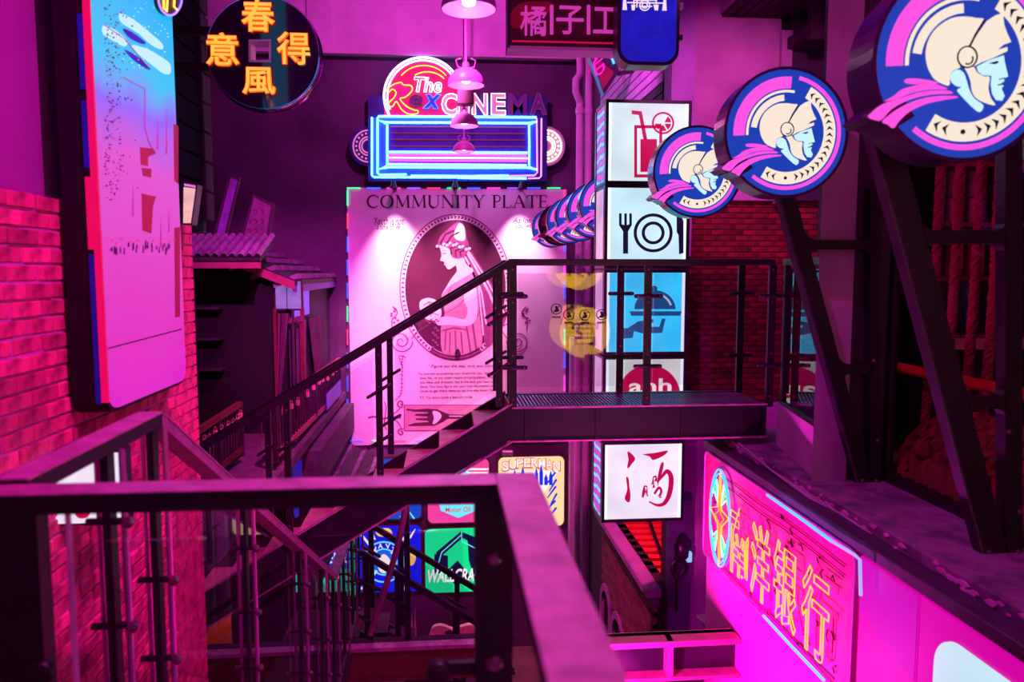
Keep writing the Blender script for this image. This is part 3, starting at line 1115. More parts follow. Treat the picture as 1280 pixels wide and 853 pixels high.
# ---- steel brackets under the near signs
def bracket(Y, label, diag_l, diag_r, vl, vr, bars, top, base, third=True):
    """triangular plate bracket with three openings in the plane y = Y; everything in pixels of the photo"""
    g = FY(Y)

    def xl(y):
        (x0, y0), (x1, y1) = diag_l
        return x0 + (x1 - x0) * (y - y0) / (y1 - y0)

    def xr(y):
        (x0, y0), (x1, y1) = diag_r
        return x0 + (x1 - x0) * (y - y0) / (y1 - y0)
    c = g((xl(base) + vr) / 2, base)
    t = thing('sign_bracket', (c[0], Y, c[1]), label, 'bracket')
    th = 0.07

    def pr(nm, pts, w0=-th, w1=0.0, mat=BLK):
        return MB().prism([g(*q) for q in pts], fr(Y), w0, w1).build(nm, mat, t)
    pr('diagonal_arm', [(xl(top), top), (xr(top), top), (xr(base), base), (xl(base), base)])
    pr('upright', [(vl, top), (vr, top), (vr, base), (vl, base)])
    for (ya, yb) in bars:
        f = 10
        pts = [(xr(ya - f) - 1, ya - f)] + [(xr(ya) + 2, ya - 3), (xr(ya) + f, ya), (vl - f, ya), (vl - 3, ya - 3), (vl + 1, ya - f), (vl + 1, yb + f), (vl - 3, yb + 3), (vl - f, yb), (xr(yb) + f, yb), (xr(yb) + 2, yb + 3), (xr(yb + f) - 1, yb + f)]
        pr('cross_bar', pts)
    pr('foot_plate', [(xl(base) - 8, base - 6), (vr + 6, base - 6), (vr + 6, base + 2), (xl(base) - 8, base + 2)], -0.12, 0.04)
    pts = [(xl(top), top), (xl(top) + 3, top), (xl(base) + 3, base), (xl(base), base)]
    pr('edge_strip', pts, -th, 0.003, GUT)
    for q in ((xl(base) + 6, base - 10), (vr - 6, base - 10), (vr - 4, base - 60), (vl + 4, base - 160)):
        u = g(*q)
        MB().lathe([(0.012, 0), (0.012, .006), (0.006, .012)], (u[0], Y, u[1]), 10, 'y').build('bolt', BOLT, t, True)
    return t


bracket(3.52, 'large black steel bracket standing on the ledge before the rope window', ((1097, 199), (1228, 695)), ((1134, 205), (1262, 695)), 1257, 1278, [(288, 305), (497, 511)], 150, 700)
bracket(4.83, 'black steel bracket standing on the ledge beside the pillar', ((974, 249), (1071, 606)), ((995, 247), (1092, 606)), 1088, 1101, [(300, 312), (456, 467)], 235, 611)

# ================================================================ column of square light boxes
CB = 9.0
PANELS = [(127, 229, 'icon of an orange drink glass with a straw', (214, 232, 240), 1.05),
          (233, 334, 'icon of a plate with fork and knife', (200, 236, 248), 1.05),
          (339, 442, 'icon of a hand carrying a serving dome', (50, 210, 250), 1.25),
          (447, 549, 'icon of a red dome and white letters', (222, 240, 220), 0.95),
          (553, 650, 'large red brushed wine character', (238, 226, 246), 1.05)]
ICR = pm('print_red', (226, 30, 92), 0.5, 0, 0.1, 4)
ICRE = em('lit_red', (214, 10, 80), 0.75)
ICN = em('lit_navy', (22, 22, 66), 0.6)
ICT = em('lit_steel_blue', (22, 96, 150), 0.8)
g9 = FY(CB)


def u3(pts):                                # zoom window of (720,0,1000,330)
    return [g9(720 + x / 2.585, y / 2.585) for x, y in pts]


def u4(pts):                                # zoom window of (620,280,1030,560)
    return [g9(620 + x / 3.046, 280 + y / 3.046) for x, y in pts]


def stripe_mat(name, cols, scale):
    if name in _M:
        return _M[name]
    m = bpy.data.materials.new(name)
    m.use_nodes = True
    nt = m.node_tree
    bs = nt.nodes['Principled BSDF']
    tc = nt.nodes.new('ShaderNodeTexCoord')
    wv = nt.nodes.new('ShaderNodeTexWave')
    wv.bands_direction = 'Z'
    wv.inputs['Scale'].default_value = scale
    wv.inputs['Distortion'].default_value = 5
    wv.inputs['Detail'].default_value = 2
    wv.inputs['Detail Scale'].default_value = 0.8
    rp = nt.nodes.new('ShaderNodeValToRGB')
    for i, c in enumerate(cols):
        e = rp.color_ramp.elements[i] if i < 2 else rp.color_ramp.elements.new(0.5)
        e.position = i / (len(cols) - 1)
        e.color = (*lin(c), 1)
    nt.links.new(tc.outputs['Object'], wv.inputs['Vector'])
    nt.links.new(wv.outputs['Fac'], rp.inputs['Fac'])
    nt.links.new(rp.outputs['Color'], bs.inputs['Emission Color'])
    bs.inputs['Emission Strength'].default_value = 0.85
    bs.inputs['Base Color'].default_value = (.1, .05, .1, 1)
    _M[name] = m
    return m


for k, (ya, yb, desc, col, st) in enumerate(PANELS):
    xa, zt_ = g9(758.5, 0)[0], g9(812, ya - 1.5)[1]
    xb, zb_ = g9(867, 0)[0], g9(812, yb + 1.5)[1]
    t = thing('light_box', ((xa + xb) / 2, CB, zb_), 'square black framed light box with the ' + desc, 'light box')
    D = 0.62
    MB().box(xa + .03, xb - .01, CB + 0.05, CB + D, zb_ + .01, zt_ - .01).build('housing', BLKF, t)
    f = 0.035
    MB().prism([[(xa, zb_), (xb, zb_), (xb, zt_), (xa, zt_)], [(xa + f, zb_ + f), (xa + f, zt_ - f), (xb - f, zt_ - f), (xb - f, zb_ + f)]], fr(CB), -0.07, 0.02).build('front_frame', BLKF, t)
    fp = MB().box(xa + f, xb - f, CB - 0.0, CB + 0.04, zb_ + f, zt_ - f).build('front_panel', em('panel_%d' % (k + 1), col, st, 0.16, 1.6), t)
    sp = MB().box(xa + 0.012, xa + 0.03, CB + 0.1, CB + D - 0.06, zb_ + f, zt_ - f).build('side_panel', stripe_mat('side_waves', [(250, 60, 190), (60, 110, 250), (180, 230, 255)], 2.4) if k in (0, 4) else em('side_white', (238, 190, 236), 0.8, .25, 3), t)
    MB().box(xa, xa + 0.03, CB + D - 0.06, CB + D, zb_, zt_).box(xa, xa + 0.03, CB + .05, CB + D, zb_, zb_ + f).box(xa, xa + 0.03, CB + .05, CB + D, zt_ - f, zt_).build('side_frame', BLKF, t)
    MB().beam((xb - .12, CB + D - .02, (zb_ + zt_) / 2), (3.1, 9.74 if k == 4 else 9.88 if k < 2 else 10.06, (zb_ + zt_) / 2), .06, .06).build('wall_bracket', BLK, t)
    w0, w1 = 0.001, 0.006
    m = MB()
    if k == 0:
        o_ = u3([(188, 405), (278, 405), (278, 574), (188, 574)])
        i_ = u3([(197, 415), (269, 415), (269, 564), (197, 564)])
        m.prism([o_, i_], fr(CB), w0, w1)
        m.prism(u3([(208, 450), (261, 450), (261, 556), (208, 556)]), fr(CB), w0, w1)
        m.prism(u3([(180, 357), (212, 360), (230, 452), (218, 452), (203, 372), (180, 369)]), fr(CB), w0, w1)
        cx, cy = 281, 398
        m.prism([u3(circ(cx, cy, 36, n=30)), u3(circ(cx, cy, 30, n=30)[::-1])], fr(CB), w0, w1)
        for a in range(0, 360, 60):
            if 150 < a < 250:
                continue
            m.prism(u3([(cx + 5 * math.cos(math.radians(a + 30)), cy + 5 * math.sin(math.radians(a + 30)))] + arc(cx, cy, 26, 26, a + 5, a + 55, 6)), fr(CB), w0, w1)
        m.build('icon', ICRE, fp)
    elif k == 1:
        cx, cy = 249, 753
        for ra, rb in ((63, 53), (37, 27)):
            m.prism([u3(circ(cx, cy, ra, n=36)), u3(circ(cx, cy, rb, n=36)[::-1])], fr(CB), w0, w1)
        m.prism(u3([(139, 690), (147, 690), (147, 725), (156, 728), (156, 690), (164, 690), (164, 728), (172, 725), (172, 690), (180, 690), (180, 728), (168, 748), (168, 820), (152, 820), (152, 748), (139, 728)]), fr(CB), w0, w1)
        m.prism(u3([(325, 700), (340, 700), (347, 715), (347, 818), (333, 822), (331, 760), (325, 750)]), fr(CB), w0, w1)
        m.build('icon', ICN, fp)
    elif k == 2:
        m.prism(u4(arc(605, 325, 78, 72, 180, 360, 20)), fr(CB), w0, w1)
        m.prism(u4(circ(602, 247, 12, n=14)), fr(CB), w0, w1)
        m.prism(u4([(508, 333), (707, 333), (700, 350), (515, 350)]), fr(CB), w0, w1)
        m.prism(u4([(472, 395), (500, 398), (540, 372), (598, 362), (600, 375), (560, 384), (566, 392), (622, 392), (632, 360), (645, 362), (632, 415), (560, 418), (525, 408), (520, 434), (478, 438)]), fr(CB), w0, w1)
        m.build('icon', ICT, fp)
        MB().prism(u4(stroke(arc(605, 325, 62, 58, 285, 345, 10), 7)), fr(CB), w1, w1 + .003).build('icon_shine', em('lit_pale', (190, 235, 250), .9), fp)
    elif k == 3:
        q = u4([(585, 650)])[0]
        m.prism(u4(circ(583, 655, 118, 118, n=44)[:]), fr(CB), w0, w1)
        # clip to the panel: the dome only rises inside it
        m = MB()
        m.prism(u4(arc(583, 655, 118, 118, 180, 360, 30)), fr(CB), w0, w1)
        ic = m.build('icon', ICRE, fp)
        a_, b_ = u4([(505, 712), (668, 590)])
        mm = MB()
        put_text(mm, 'anh', a_[0], b_[0], u4([(0, 652)])[0][1], u4([(0, 596)])[0][1], fr(CB), w1, w1 + .003, bold=.02)
        mm.build('lettering', em('lit_white', (250, 240, 230), .95), fp)
    else:
        def zw(pts):                        # zoom window (740,540,960,853)
            return [g9(740 + x / 2.727, 540 + y / 2.727) for x, y in pts]
        brush = [sm([(121, 68), (134, 74), (147, 92), (136, 108), (124, 124), (120, 118), (124, 96)], 3),
                 sm([(116, 156), (124, 158), (127, 186), (131, 215), (127, 240), (114, 234), (112, 222), (120, 196)], 3),
                 sm([(173, 77), (214, 72), (257, 64), (248, 78), (226, 90), (206, 96), (196, 84)], 3),
                 stroke(sm([(172, 224), (178, 200), (184, 186), (188, 222), (196, 204), (206, 176), (214, 152), (219, 186), (227, 160), (236, 124), (241, 104)], 4, False), [5 + 7 * abs(math.sin(i * .31)) for i in range(41)]),
                 stroke(sm([(222, 172), (240, 150), (256, 134), (268, 150), (269, 180), (262, 216), (246, 244), (222, 250), (194, 238)], 4, False), [5 + 12 * math.sin(math.pi * min(1, i / 31)) for i in range(33)]),
                 stroke(sm([(212, 212), (228, 190), (236, 204), (226, 226), (236, 222)], 4, False), 8)]
        pieces('brush_stroke', [zw(l) for l in brush], fr(CB), w0, w1, ICRE, fp)
    for xx in (xa + f, xb - f - .035):
        MB().box(xx, xx + .035, CB - .003, CB - .0005, zb_ + f, zt_ - f).build('edge_glow_strip', em('edge_glow_white', (236, 250, 255), 1.25), fp)  # bright strips laid on the panel imitate its glow along the edges

# ================================================================ poster on the end wall
YP = YB - 0.09
gp = FY(YP)
PR = pm('poster_paper', (246, 206, 232), 0.7, 0, 0.08, 1.5)
PRD = pm('print_plum', (70, 4, 54), 0.7, 0, 0.2, 5)
PRB = pm('print_deep', (92, 6, 62), 0.7, 0, 0.3, 1.2)
PRM = pm('print_mid', (160, 62, 126), 0.7, 0, 0.3, 5)
PRL = pm('print_light', (250, 212, 236), 0.7, 0, 0.1, 5)
PRP = pm('print_peach', (214, 140, 180), 0.7, 0, 0.2, 3)
cA, cB = gp(433.5, 234.5), gp(706.5, 552)
pw = thing('poster_board', ((cA[0] + cB[0]) / 2, YP, cB[1]), 'huge pale vintage tableware poster with a veiled woman in an oval frame', 'poster')
MB().box(cA[0], cB[0], YP, YB, cB[1], cA[1]).build('backing_board', PR, pw)
F_ = fr(YP)


def lay(nm, loops, k, mat, par=pw, fn=F_):
    return pieces(nm, loops, fn, 0.001 + 0.003 * k, 0.004 + 0.003 * k, mat, par)


def zp(pts):                                # zoom window (480,260,660,460)
    return [gp(480 + x / 4.267, 260 + y / 4.267) for x, y in pts]


def zq(pts):                                # zoom window (430,440,660,600)
    return [gp(430 + x / 5.33, 440 + y / 5.33) for x, y in pts]


OC = (381, 424)
fo = lay('oval_frame', [zp(circ(OC[0], OC[1], 299, 393, 72))], 0, PRM)
lay('oval_frame_face', [zp(circ(OC[0], OC[1], 293, 386, 72))], 1, PRL, fo)
bead = []
for i in range(96):
    a = 2 * math.pi * i / 96
    x, y = OC[0] + 281 * math.cos(a), OC[1] + 374 * math.sin(a)
    t_ = math.atan2(374 * math.cos(a), -281 * math.sin(a))
    c, s = math.cos(t_), math.sin(t_)
    bead.append(zp([(x + c * dx - s * dy, y + s * dx + c * dy) for dx, dy in ((-8, -7), (0, -8), (6, 0), (0, 8), (-8, 7), (-2, 0))]))
lay('frame_bead', bead, 2, PRD, fo)
lay('oval_ground', [zp(circ(OC[0], OC[1], 268, 360, 72))], 2, PRB)
wo = lay('veil', [zp(sm([(400, 185), (442, 200), (500, 285), (560, 385), (640, 520), (652, 590), (600, 690), (545, 740), (520, 600), (500, 440), (465, 335), (425, 265)], 3))], 3, PRM)
lay('veil_fold', [zp(stroke(q, w)) for q, w in (([(430, 215), (490, 320), (560, 450), (620, 600)], 12), ([(420, 240), (470, 330), (520, 450), (545, 620)], 9), ([(440, 215), (540, 370), (640, 560)], 7), ([(455, 300), (505, 430), (530, 680)], 8))], 4, PRL, wo)
bo = lay('gown', [zp(sm([(385, 345), (440, 322), (482, 345), (502, 420), (508, 560), (522, 735), (430, 783), (372, 783), (310, 765), (304, 640), (325, 560), (306, 470), (345, 405)], 3))], 4, PRP)
lay('gown_fold', [zp(stroke(q, w)) for q, w in (([(330, 650), (325, 760)], 7), ([(352, 660), (350, 772)], 6), ([(380, 655), (384, 780)], 7), ([(410, 660), (420, 778)], 8), ([(440, 630), (462, 770)], 9), ([(470, 600), (492, 752)], 10), ([(495, 450), (500, 580)], 8), ([(330, 560), (400, 520), (440, 470)], 4), ([(310, 655), (370, 640), (440, 650)], 8), ([(360, 420), (330, 480)], 4))], 5, PRM, bo)
lay('neck', [zp(sm([(362, 258), (420, 262), (438, 300), (476, 338), (420, 375), (345, 420), (312, 462), (352, 388), (388, 340), (380, 300)], 3))], 5, PRL)
lay('arm', [zp(sm([(275, 598), (330, 578), (400, 590), (432, 590), (446, 545), (425, 480), (446, 410), (488, 425), (500, 520), (488, 600), (440, 630), (345, 624), (290, 626)], 3))], 6, PRL)
lay('face', [zp(sm([(300, 200), (345, 200), (362, 252), (388, 268), (388, 298), (352, 327), (336, 323), (329, 309), (319, 301), (322, 291), (313, 284), (299, 281), (307, 256), (303, 232)], 2))], 6, PRL)
ha = lay('hair', [zp(sm([(282, 215), (300, 152), (335, 120), (368, 92), (400, 74), (430, 98), (441, 160), (452, 200), (438, 250), (402, 270), (364, 262), (350, 222), (312, 204)], 3))], 7, PRM)
lay('hair_wave', [zp(stroke(q, w)) for q, w in (([(300, 190), (330, 140), (375, 120)], 9), ([(330, 195), (360, 150), (400, 130)], 9), ([(360, 250), (355, 215), (380, 205)], 9), ([(385, 262), (380, 230), (410, 215)], 8), ([(410, 258), (405, 235), (430, 222)], 8))], 8, PRD, ha)
lay('hair_shine', [zp(sm([(372, 150), (392, 92), (408, 82), (428, 105), (432, 170), (400, 175)], 3))], 8, PRL, ha)
lay('wreath', [zp(circ(285 + i * 17, 205 - 16 * math.sin(i * .4) + (i % 2) * 9, 9, 8, 8)) for i in range(11)], 9, PRL, ha)
lay('wreath_berry', [zp(circ(290 + i * 17, 200 - 16 * math.sin(i * .4) + ((i + 1) % 2) * 9, 4, 4, 6)) for i in range(10)], 10, PRD, ha)
lay('eye_mark', [zp(stroke([(312, 240), (322, 244), (332, 241)], 3)), zp(stroke([(308, 228), (322, 226), (334, 231)], 2)), zp(stroke([(320, 296), (332, 298)], 3))], 8, PRD)
ro = lay('rose', [zp(sm([(190, 505), (215, 484), (250, 482), (285, 500), (305, 545), (300, 585), (260, 602), (215, 585), (195, 550)], 3))], 7, PRL)
lay('rose_petal', [zp(stroke(q, 5)) for q in ([(210, 520), (240, 500), (275, 515)], [(205, 550), (240, 530), (285, 545)], [(215, 575), (250, 560), (290, 570)], [(235, 500), (255, 530), (250, 580)])], 8, PRM, ro)
lay('leaf_spray', [zp(circ(275 + 14 * math.sin(i * 2.1), 640 + i * 13, 8, 7, 7)) for i in range(9)] + [zp(circ(225 + i * 9, 596 + (i % 3) * 8, 7, 5, 6)) for i in range(8)], 8, PRM)
# scrolls and bow under the oval
scr = []


def spiral(cx, cy, r, turns, a0, sgn=1, n=40):
    return [(cx + r * (1 - i / n) * math.cos(a0 + sgn * turns * 2 * math.pi * i / n), cy + r * (1 - i / n) * math.sin(a0 + sgn * turns * 2 * math.pi * i / n)) for i in range(n + 1)]


for cx, sg in ((92, 1), (715, -1)):
    scr.append(zp(stroke(spiral(cx, 712, 62, 2.2, 0 if sg > 0 else math.pi, sg)[:-3], 6)))
    scr.append(zp(stroke(sm([(cx - 45 * sg, 655), (cx - 50 * sg, 600), (cx - 20 * sg, 560), (cx - 45 * sg, 525)], 5, False), 6)))
    scr.append(zp(stroke(sm([(cx + 55 * sg, 700), (cx + 90 * sg, 640), (cx + 30 * sg, 610)], 5, False), 5)))
    scr += [zp(circ(cx - 40 * sg + 9 * math.cos(i * 1.3) * (1 + i * .3), 580 + 12 * i - 40, 8, 6, 7)) for i in range(7)]
scr.append(zp(stroke(sm([(120, 800), (80, 790), (100, 850)], 4, False), 4)))
st_ = sm([(395, 20), (385, 60), (388, 110), (385, 170), (385, 240), (375, 290), (335, 330)], 5, False)
scr.append(zq(stroke(st_, 4)))
for i in range(2, len(st_) - 1, 2):
    x, y = st_[i]
    scr.append(zq(stroke([(x - 11, y - 6), (x, y), (x + 11, y - 6)], 4)))
for a0 in (0.5, 2.0):
    scr.append(zq(stroke(spiral(380, 345, 28, 1.3, a0, 1, 24)[:-2], 5)))
    scr.append(zq(stroke(spiral(382, 535, 26, 1.3, -a0, -1, 24)[:-2], 5)))
scr.append(zq(stroke(sm([(395, 350), (350, 400), (300, 430), (360, 470), (385, 520)], 5, False), 7)))
scr.append(zq(stroke(sm([(160, 440), (200, 432), (260, 445), (320, 432), (380, 440)], 5, False), 12)))
scr.append(zq(stroke(sm([(270, 330), (280, 380), (270, 480), (285, 520)], 5, False), 8)))
lay('scroll_ornament', scr, 2, PRM)
lay('bow_ornament', [zp(stroke(arc(OC[0], OC[1], 283, 376, 62, 118, 16), 26))], 4, PRM)
lay('bow_ornament_line', [zp(stroke(arc(OC[0], OC[1], 283 + q, 376 + q, 62, 118, 16), 4)) for q in (-8, 8)] + [zp(sm([(380, 770), (395, 750), (410, 780), (395, 815), (378, 800)], 3))], 5, PRD)
# fork panel
lay('fork_panel', [zq([(398, 352), (985, 352), (985, 528), (398, 528)])], 2, PRM)
lay('fork_panel_field', [zq([(404, 358), (979, 358), (979, 522), (404, 522)])], 3, PRP)
fork = [(415, 388), (470, 398), (558, 402), (560, 410), (480, 414), (470, 424), (555, 432), (555, 440), (480, 444), (475, 452), (560, 460), (562, 468), (480, 472), (425, 488), (440, 495), (600, 492), (655, 470), (690, 446), (985, 446), (985, 420), (700, 416), (660, 400), (625, 384), (560, 378), (470, 384), (418, 378)]
lay('fork_print', [zq(fork)], 4, PRB)
lay('fork_shine', [zq(sm([(590, 395), (630, 400), (650, 430), (620, 470), (590, 480), (600, 440)], 3)), zq(stroke([(700, 428), (980, 430)], 6))], 5, PRL)


# serif capitals drawn stroke by stroke
def serif(word, px0, px1, pyb, pyt, k, par):
    TK, TN = 0.15, 0.055
    G = {
        'I': (0.36, [([(.18, 0), (.18, 1)], TK)], [(.18, 0), (.18, 1)]),
        'T': (0.8, [([(.4, 0), (.4, 1)], TK), ([(.03, .97), (.77, .97)], TN), ([(.05, .97), (.03, .76)], TN), ([(.75, .97), (.77, .76)], TN)], [(.4, 0)]),
        'M': (1.12, [([(.14, 0), (.18, 1)], TN), ([(.18, 1), (.56, .08)], TK), ([(.56, .08), (.93, 1)], TN), ([(.93, 1), (.98, 0)], TK)], [(.14, 0), (.98, 0), (.15, 1), (.97, 1)]),
        'N': (0.98, [([(.14, 0), (.14, 1)], TN), ([(.14, 1), (.84, 0)], TK), ([(.84, 0), (.84, 1)], TN)], [(.14, 0), (.1, 1), (.84, 1)]),
        'U': (0.94, [(([(.16, 1), (.16, .4)] + arc(.47, .36, .31, .34, 180, 270, 8)), TK), ((arc(.47, .36, .31, .34, 270, 360, 8) + [(.78, 1)]), TN)], [(.16, 1), (.78, 1)]),
        'Y': (0.86, [([(.43, 0), (.43, .46)], TK), ([(.43, .44), (.1, 1)], TK), ([(.43, .44), (.76, 1)], TN)], [(.43, 0), (.1, 1), (.76, 1)]),
        'P': (0.66, [([(.15, 0), (.15, 1)], TK), ([(.15, .97)] + arc(.34, .73, .24, .24, 90, -90, 10) + [(.15, .49)], 0.08)], [(.15, 0), (.1, 1)]),
        'L': (0.7, [([(.15, 0), (.15, 1)], TK), ([(.15, .03), (.64, .03)], TN), ([(.62, .03), (.66, .24)], TN)], [(.1, 0), (.15, 1)]),
        'A': (0.96, [([(.1, 0), (.46, 1)], TN), ([(.46, 1), (.84, 0)], TK), ([(.25, .36), (.7, .36)], TN)], [(.1, 0), (.84, 0)]),
        'E': (0.7, [([(.15, 0), (.15, 1)], TK), ([(.15, .03), (.62, .03)], TN), ([(.15, .5), (.5, .5)], TN), ([(.15, .97), (.6, .97)], TN), ([(.6, .03), (.65, .24)], TN), ([(.58, .97), (.61, .78)], TN), ([(.5, .4), (.5, .6)], TN)], [(.1, 0), (.1, 1)]),
        'C': (0.92, [(arc(.52, .5, .42, .48, 45, 315, 24), [TN + (TK - TN) * max(0, math.sin(math.pi * i / 24)) for i in range(25)]), ([(.83, .68), (.84, .95)], TN)], []),
        'O': (1.04, [(arc(.52, .5, .42, .48, 0, 360, 32), [TN + (TK - TN) * abs(math.cos(2 * math.pi * i / 32)) for i in range(33)])], []),
        ' ': (0.42, [], []),
    }
    tot = sum(G[c][0] + 0.06 for c in word)
    sx = (px1 - px0) / tot
    sy = pyb - pyt
    loops = []
    x = 0
    for c in word:
        w, ss, se = G[c]
        for pts, wd_ in ss:
            loops.append([gp(px0 + (x + u) * sx, pyb - v * sy) for u, v in stroke(pts, wd_)])
        for (u, v) in se:
            loops.append([gp(px0 + (x + uu) * sx, pyb - vv * sy) for uu, vv in ((u - .14, v), (u + .14, v), (u + .14, v + (.04 if v < .5 else -.04)), (u - .14, v + (.04 if v < .5 else -.04)))])
        x += w + 0.06
    lay('lettering', loops, k, PRD, par)


serif('COMMUNITY PLATE', 458, 686, 260, 244, 2, pw)
TXT = [('Youth is not', 468, 505, 281, 272, .25), ('a time of life', 471, 500, 287, 280, .25), ('As long as', 641, 678, 281, 272, .25), ('you want', 643, 672, 287, 280, .25),
       ('" Figure out the way, only you know "', 536, 622, 461, 455, .2)]
body = ['No one ever accomplishes your dreams for you, regardless of', 'laws, fits, or any other means of manipulation. They give', 'you ideas and direction, but in the end, you have to do it', 'alone. You must figure out your own destination and the', 'route to get there because no one else know the way']
for i, s in enumerate(body):
    TXT.append((s, 523 if i == 0 else 525, 626, 470 + i * 5.4, 464.5 + i * 5.4, 0))
TXT.append(('P.S. You were surely a beautiful bride.', 525, 591, 500, 494.5, 0))
for s, xa, xb, yb_, yt_, sh in TXT:
    m = MB()
    a_, b_ = gp(xa, yb_), gp(xb, yt_)
    put_text(m, s, a_[0], b_[0], a_[1], b_[1], F_, .004, .009, bold=0.004, shear=sh)
    m.build('lettering', PRD, pw)
# dashes of coloured lights round the edge
LC = [em('led_blue', (60, 90, 255), 2.2), em('led_pink', (255, 60, 220), 2.0), em('led_green', (70, 255, 170), 1.6), em('led_violet', (150, 80, 255), 2.0), em('led_red', (255, 60, 120), 1.6)]
edge = []
x = 434
i = 0
while x < 700:
    edge.append((x, 234.5, x + 17, 236.2, [2, 0, 1, 3, 4, 2, 0, 1, 3, 0][i % 10]))
    x += 25
    i += 1
y = 238
i = 0
while y < 545:
    edge.append((433.5, y, 435.3, y + 20, [2, 4, 0, 0, 0, 2, 4, 0, 0, 0, 2][i % 11]))
    edge.append((704.8, y, 706.5, y + 20, [4, 0, 0, 1, 0, 4, 2, 0, 1, 0, 4][i % 11]))
    y += 29
    i += 1
x = 438
i = 0
while x < 700:
    edge.append((x, 550.4, x + 16, 552, [0, 2, 4, 0, 1][i % 5]))
    x += 27
    i += 1
for (xa, ya, xb, yb_, c) in edge:
    m = MB()
    hor = (xb - xa) > (yb_ - ya)
    n = 9
    for k in range(n):
        if hor:
            a_, b_ = gp(xa + (xb - xa) * k / n, yb_), gp(xa + (xb - xa) * (k + .62) / n, ya)
        else:
            a_, b_ = gp(xa, ya + (yb_ - ya) * (k + .62) / n), gp(xb, ya + (yb_ - ya) * k / n)
        m.box(a_[0], b_[0], YP - 0.03, YP - 0.005, a_[1], b_[1])
    m.build('light_strip', LC[c], pw)
# clip lamps on the top edge and their beams
for px_ in (493.5, 568.5, 650):
    q = gp(px_, 236)
    t = thing('clip_lamp', (q[0], YP - 0.06, q[1]), 'small black clip lamp on the poster top above the ' + ('first letters of the title' if px_ < 500 else 'middle of the title' if px_ < 600 else 'last word of the title'), 'lamp', 'clip lamps on the poster')
    MB().box(q[0] - .05, q[0] + .05, YP - .1, YP + .02, q[1] - .02, q[1] + .05, .01).build('clip', BLK, t)
    MB().tube([(q[0], YP - .08, q[1] + .03), (q[0], YP - .25, q[1] + .07), (q[0], YP - .42, q[1] + .05)], .02, 8).build('arm', BLK, t, True)
    MB().lathe([(.03, .16), (.05, .12), (.09, 0), (.08, 0), (.04, .11)], (q[0], YP - .45, q[1] - .04), 16).build('lamp_shade', BLK, t, True)
    l = lamp('poster_spot', 'SPOT', (q[0], YP - .47, q[1] - .05), (1.0, 0.56, 0.80), [850, 350, 850][int(px_ > 500) + int(px_ > 600)], .05, (q[0], YP + .05, q[1] - 3.6), 66, 1.0)
    l.parent = None

# ================================================================ cinema sign
YC = YB - 0.32
gc = FY(YC)


def zc(pts):                                # zoom window (430,60,720,235)
    return [gc(430 + x / 4.414, 60 + y / 4.414) for x, y in pts]


def zcp(x, y, w=0.0):
    u = zc([(x, y)])[0]
    return (u[0], YC - w, u[1])


c0 = zc([(625, 735)])[0]
ct = thing('cinema_sign', (c0[0], YC, c0[1]), 'blue neon cinema sign with a red half disc and script lettering', 'sign')
BLUP = pm('cinema_blue_paint', (40, 90, 230), 0.5, 0, 0.25, 2)
NVY = pm('cinema_navy_paint', (44, 26, 130), 0.5, 0, 0.25, 2)
RED = pm('cinema_red_paint', (255, 30, 110), 0.5, 0, 0.15, 2)
fC = fr(YC)
MB().prism(zc([(132, 265), (1122, 270), (1120, 735), (132, 735)]), fr(YC), -0.3, 0).build('cabinet', NVY, ct)
MB().prism(zc([(150, 385), (1062, 385), (1062, 722), (150, 722)]), fC, 0, .02).build('blue_panel', BLUP, ct)
MB().prism(zc([(245, 420), (1015, 420), (1015, 655), (245, 655)]), fC, .02, .03).build('inner_panel', pm('cinema_violet', (60, 44, 190), .5), ct)
MB().prism(zc(arc(435, 300, 222, 240, 160, 380, 40) + [(660, 380), (215, 380)]) if False else zc([(222, 378)] + arc(436, 268, 214, 212, 180, 360, 40) + [(650, 378)]), fC, -.2, .03).build('red_disc', RED, ct)
for cx, a0, a1, mt in ((132, 90, 270, NVY), (1118, -90, 90, pm('cinema_pale_paint', (220, 150, 210), .5))):
    w = MB().prism(zc(arc(cx, 540, 104, 110, a0, a1, 24)), fC, -.2, -.05).build('side_disc', mt, ct)
    tb = MB()
    cw = NWH = em('neon_warm', (255, 226, 170), 3.2) if cx > 500 else em('neon_dull', (235, 120, 190), 1.0)
    for r_ in (0.86, 0.5, 0.36):
        tb.tube([zcp(x, y, -.03) for x, y in arc(cx, 540, 96 * r_, 102 * r_, a0, a1, 16)], .016, 5)
    for i in range(9):
        a = math.radians(a0 + (a1 - a0) * (i + .5) / 9)
        p = zcp(cx + 66 * math.cos(a), 540 + 70 * math.sin(a), -.03)
        tb.lathe([(0.0, .03), (.03, 0), (0, -.03)], p, 6)
    tb.build('neon_tube', cw, w)
NB = em('neon_ice', (70, 190, 255), 11)
NP = em('neon_hot_pink', (255, 40, 190), 7.0)
NW = em('neon_white', (255, 235, 225), 3.6)
NV = em('neon_violet', (150, 110, 255), 2.2)
NO = em('neon_orange', (255, 176, 60), 3.0)
NDK = em('neon_dim', (170, 60, 110), 0.5)


def neon(nm, pts, mat, r=.02, w=.05, closed=False, par=None, n=6):
    return MB().tube([zcp(x, y, w) for x, y in pts], r, n, closed).build(nm, mat, par or ct, True)


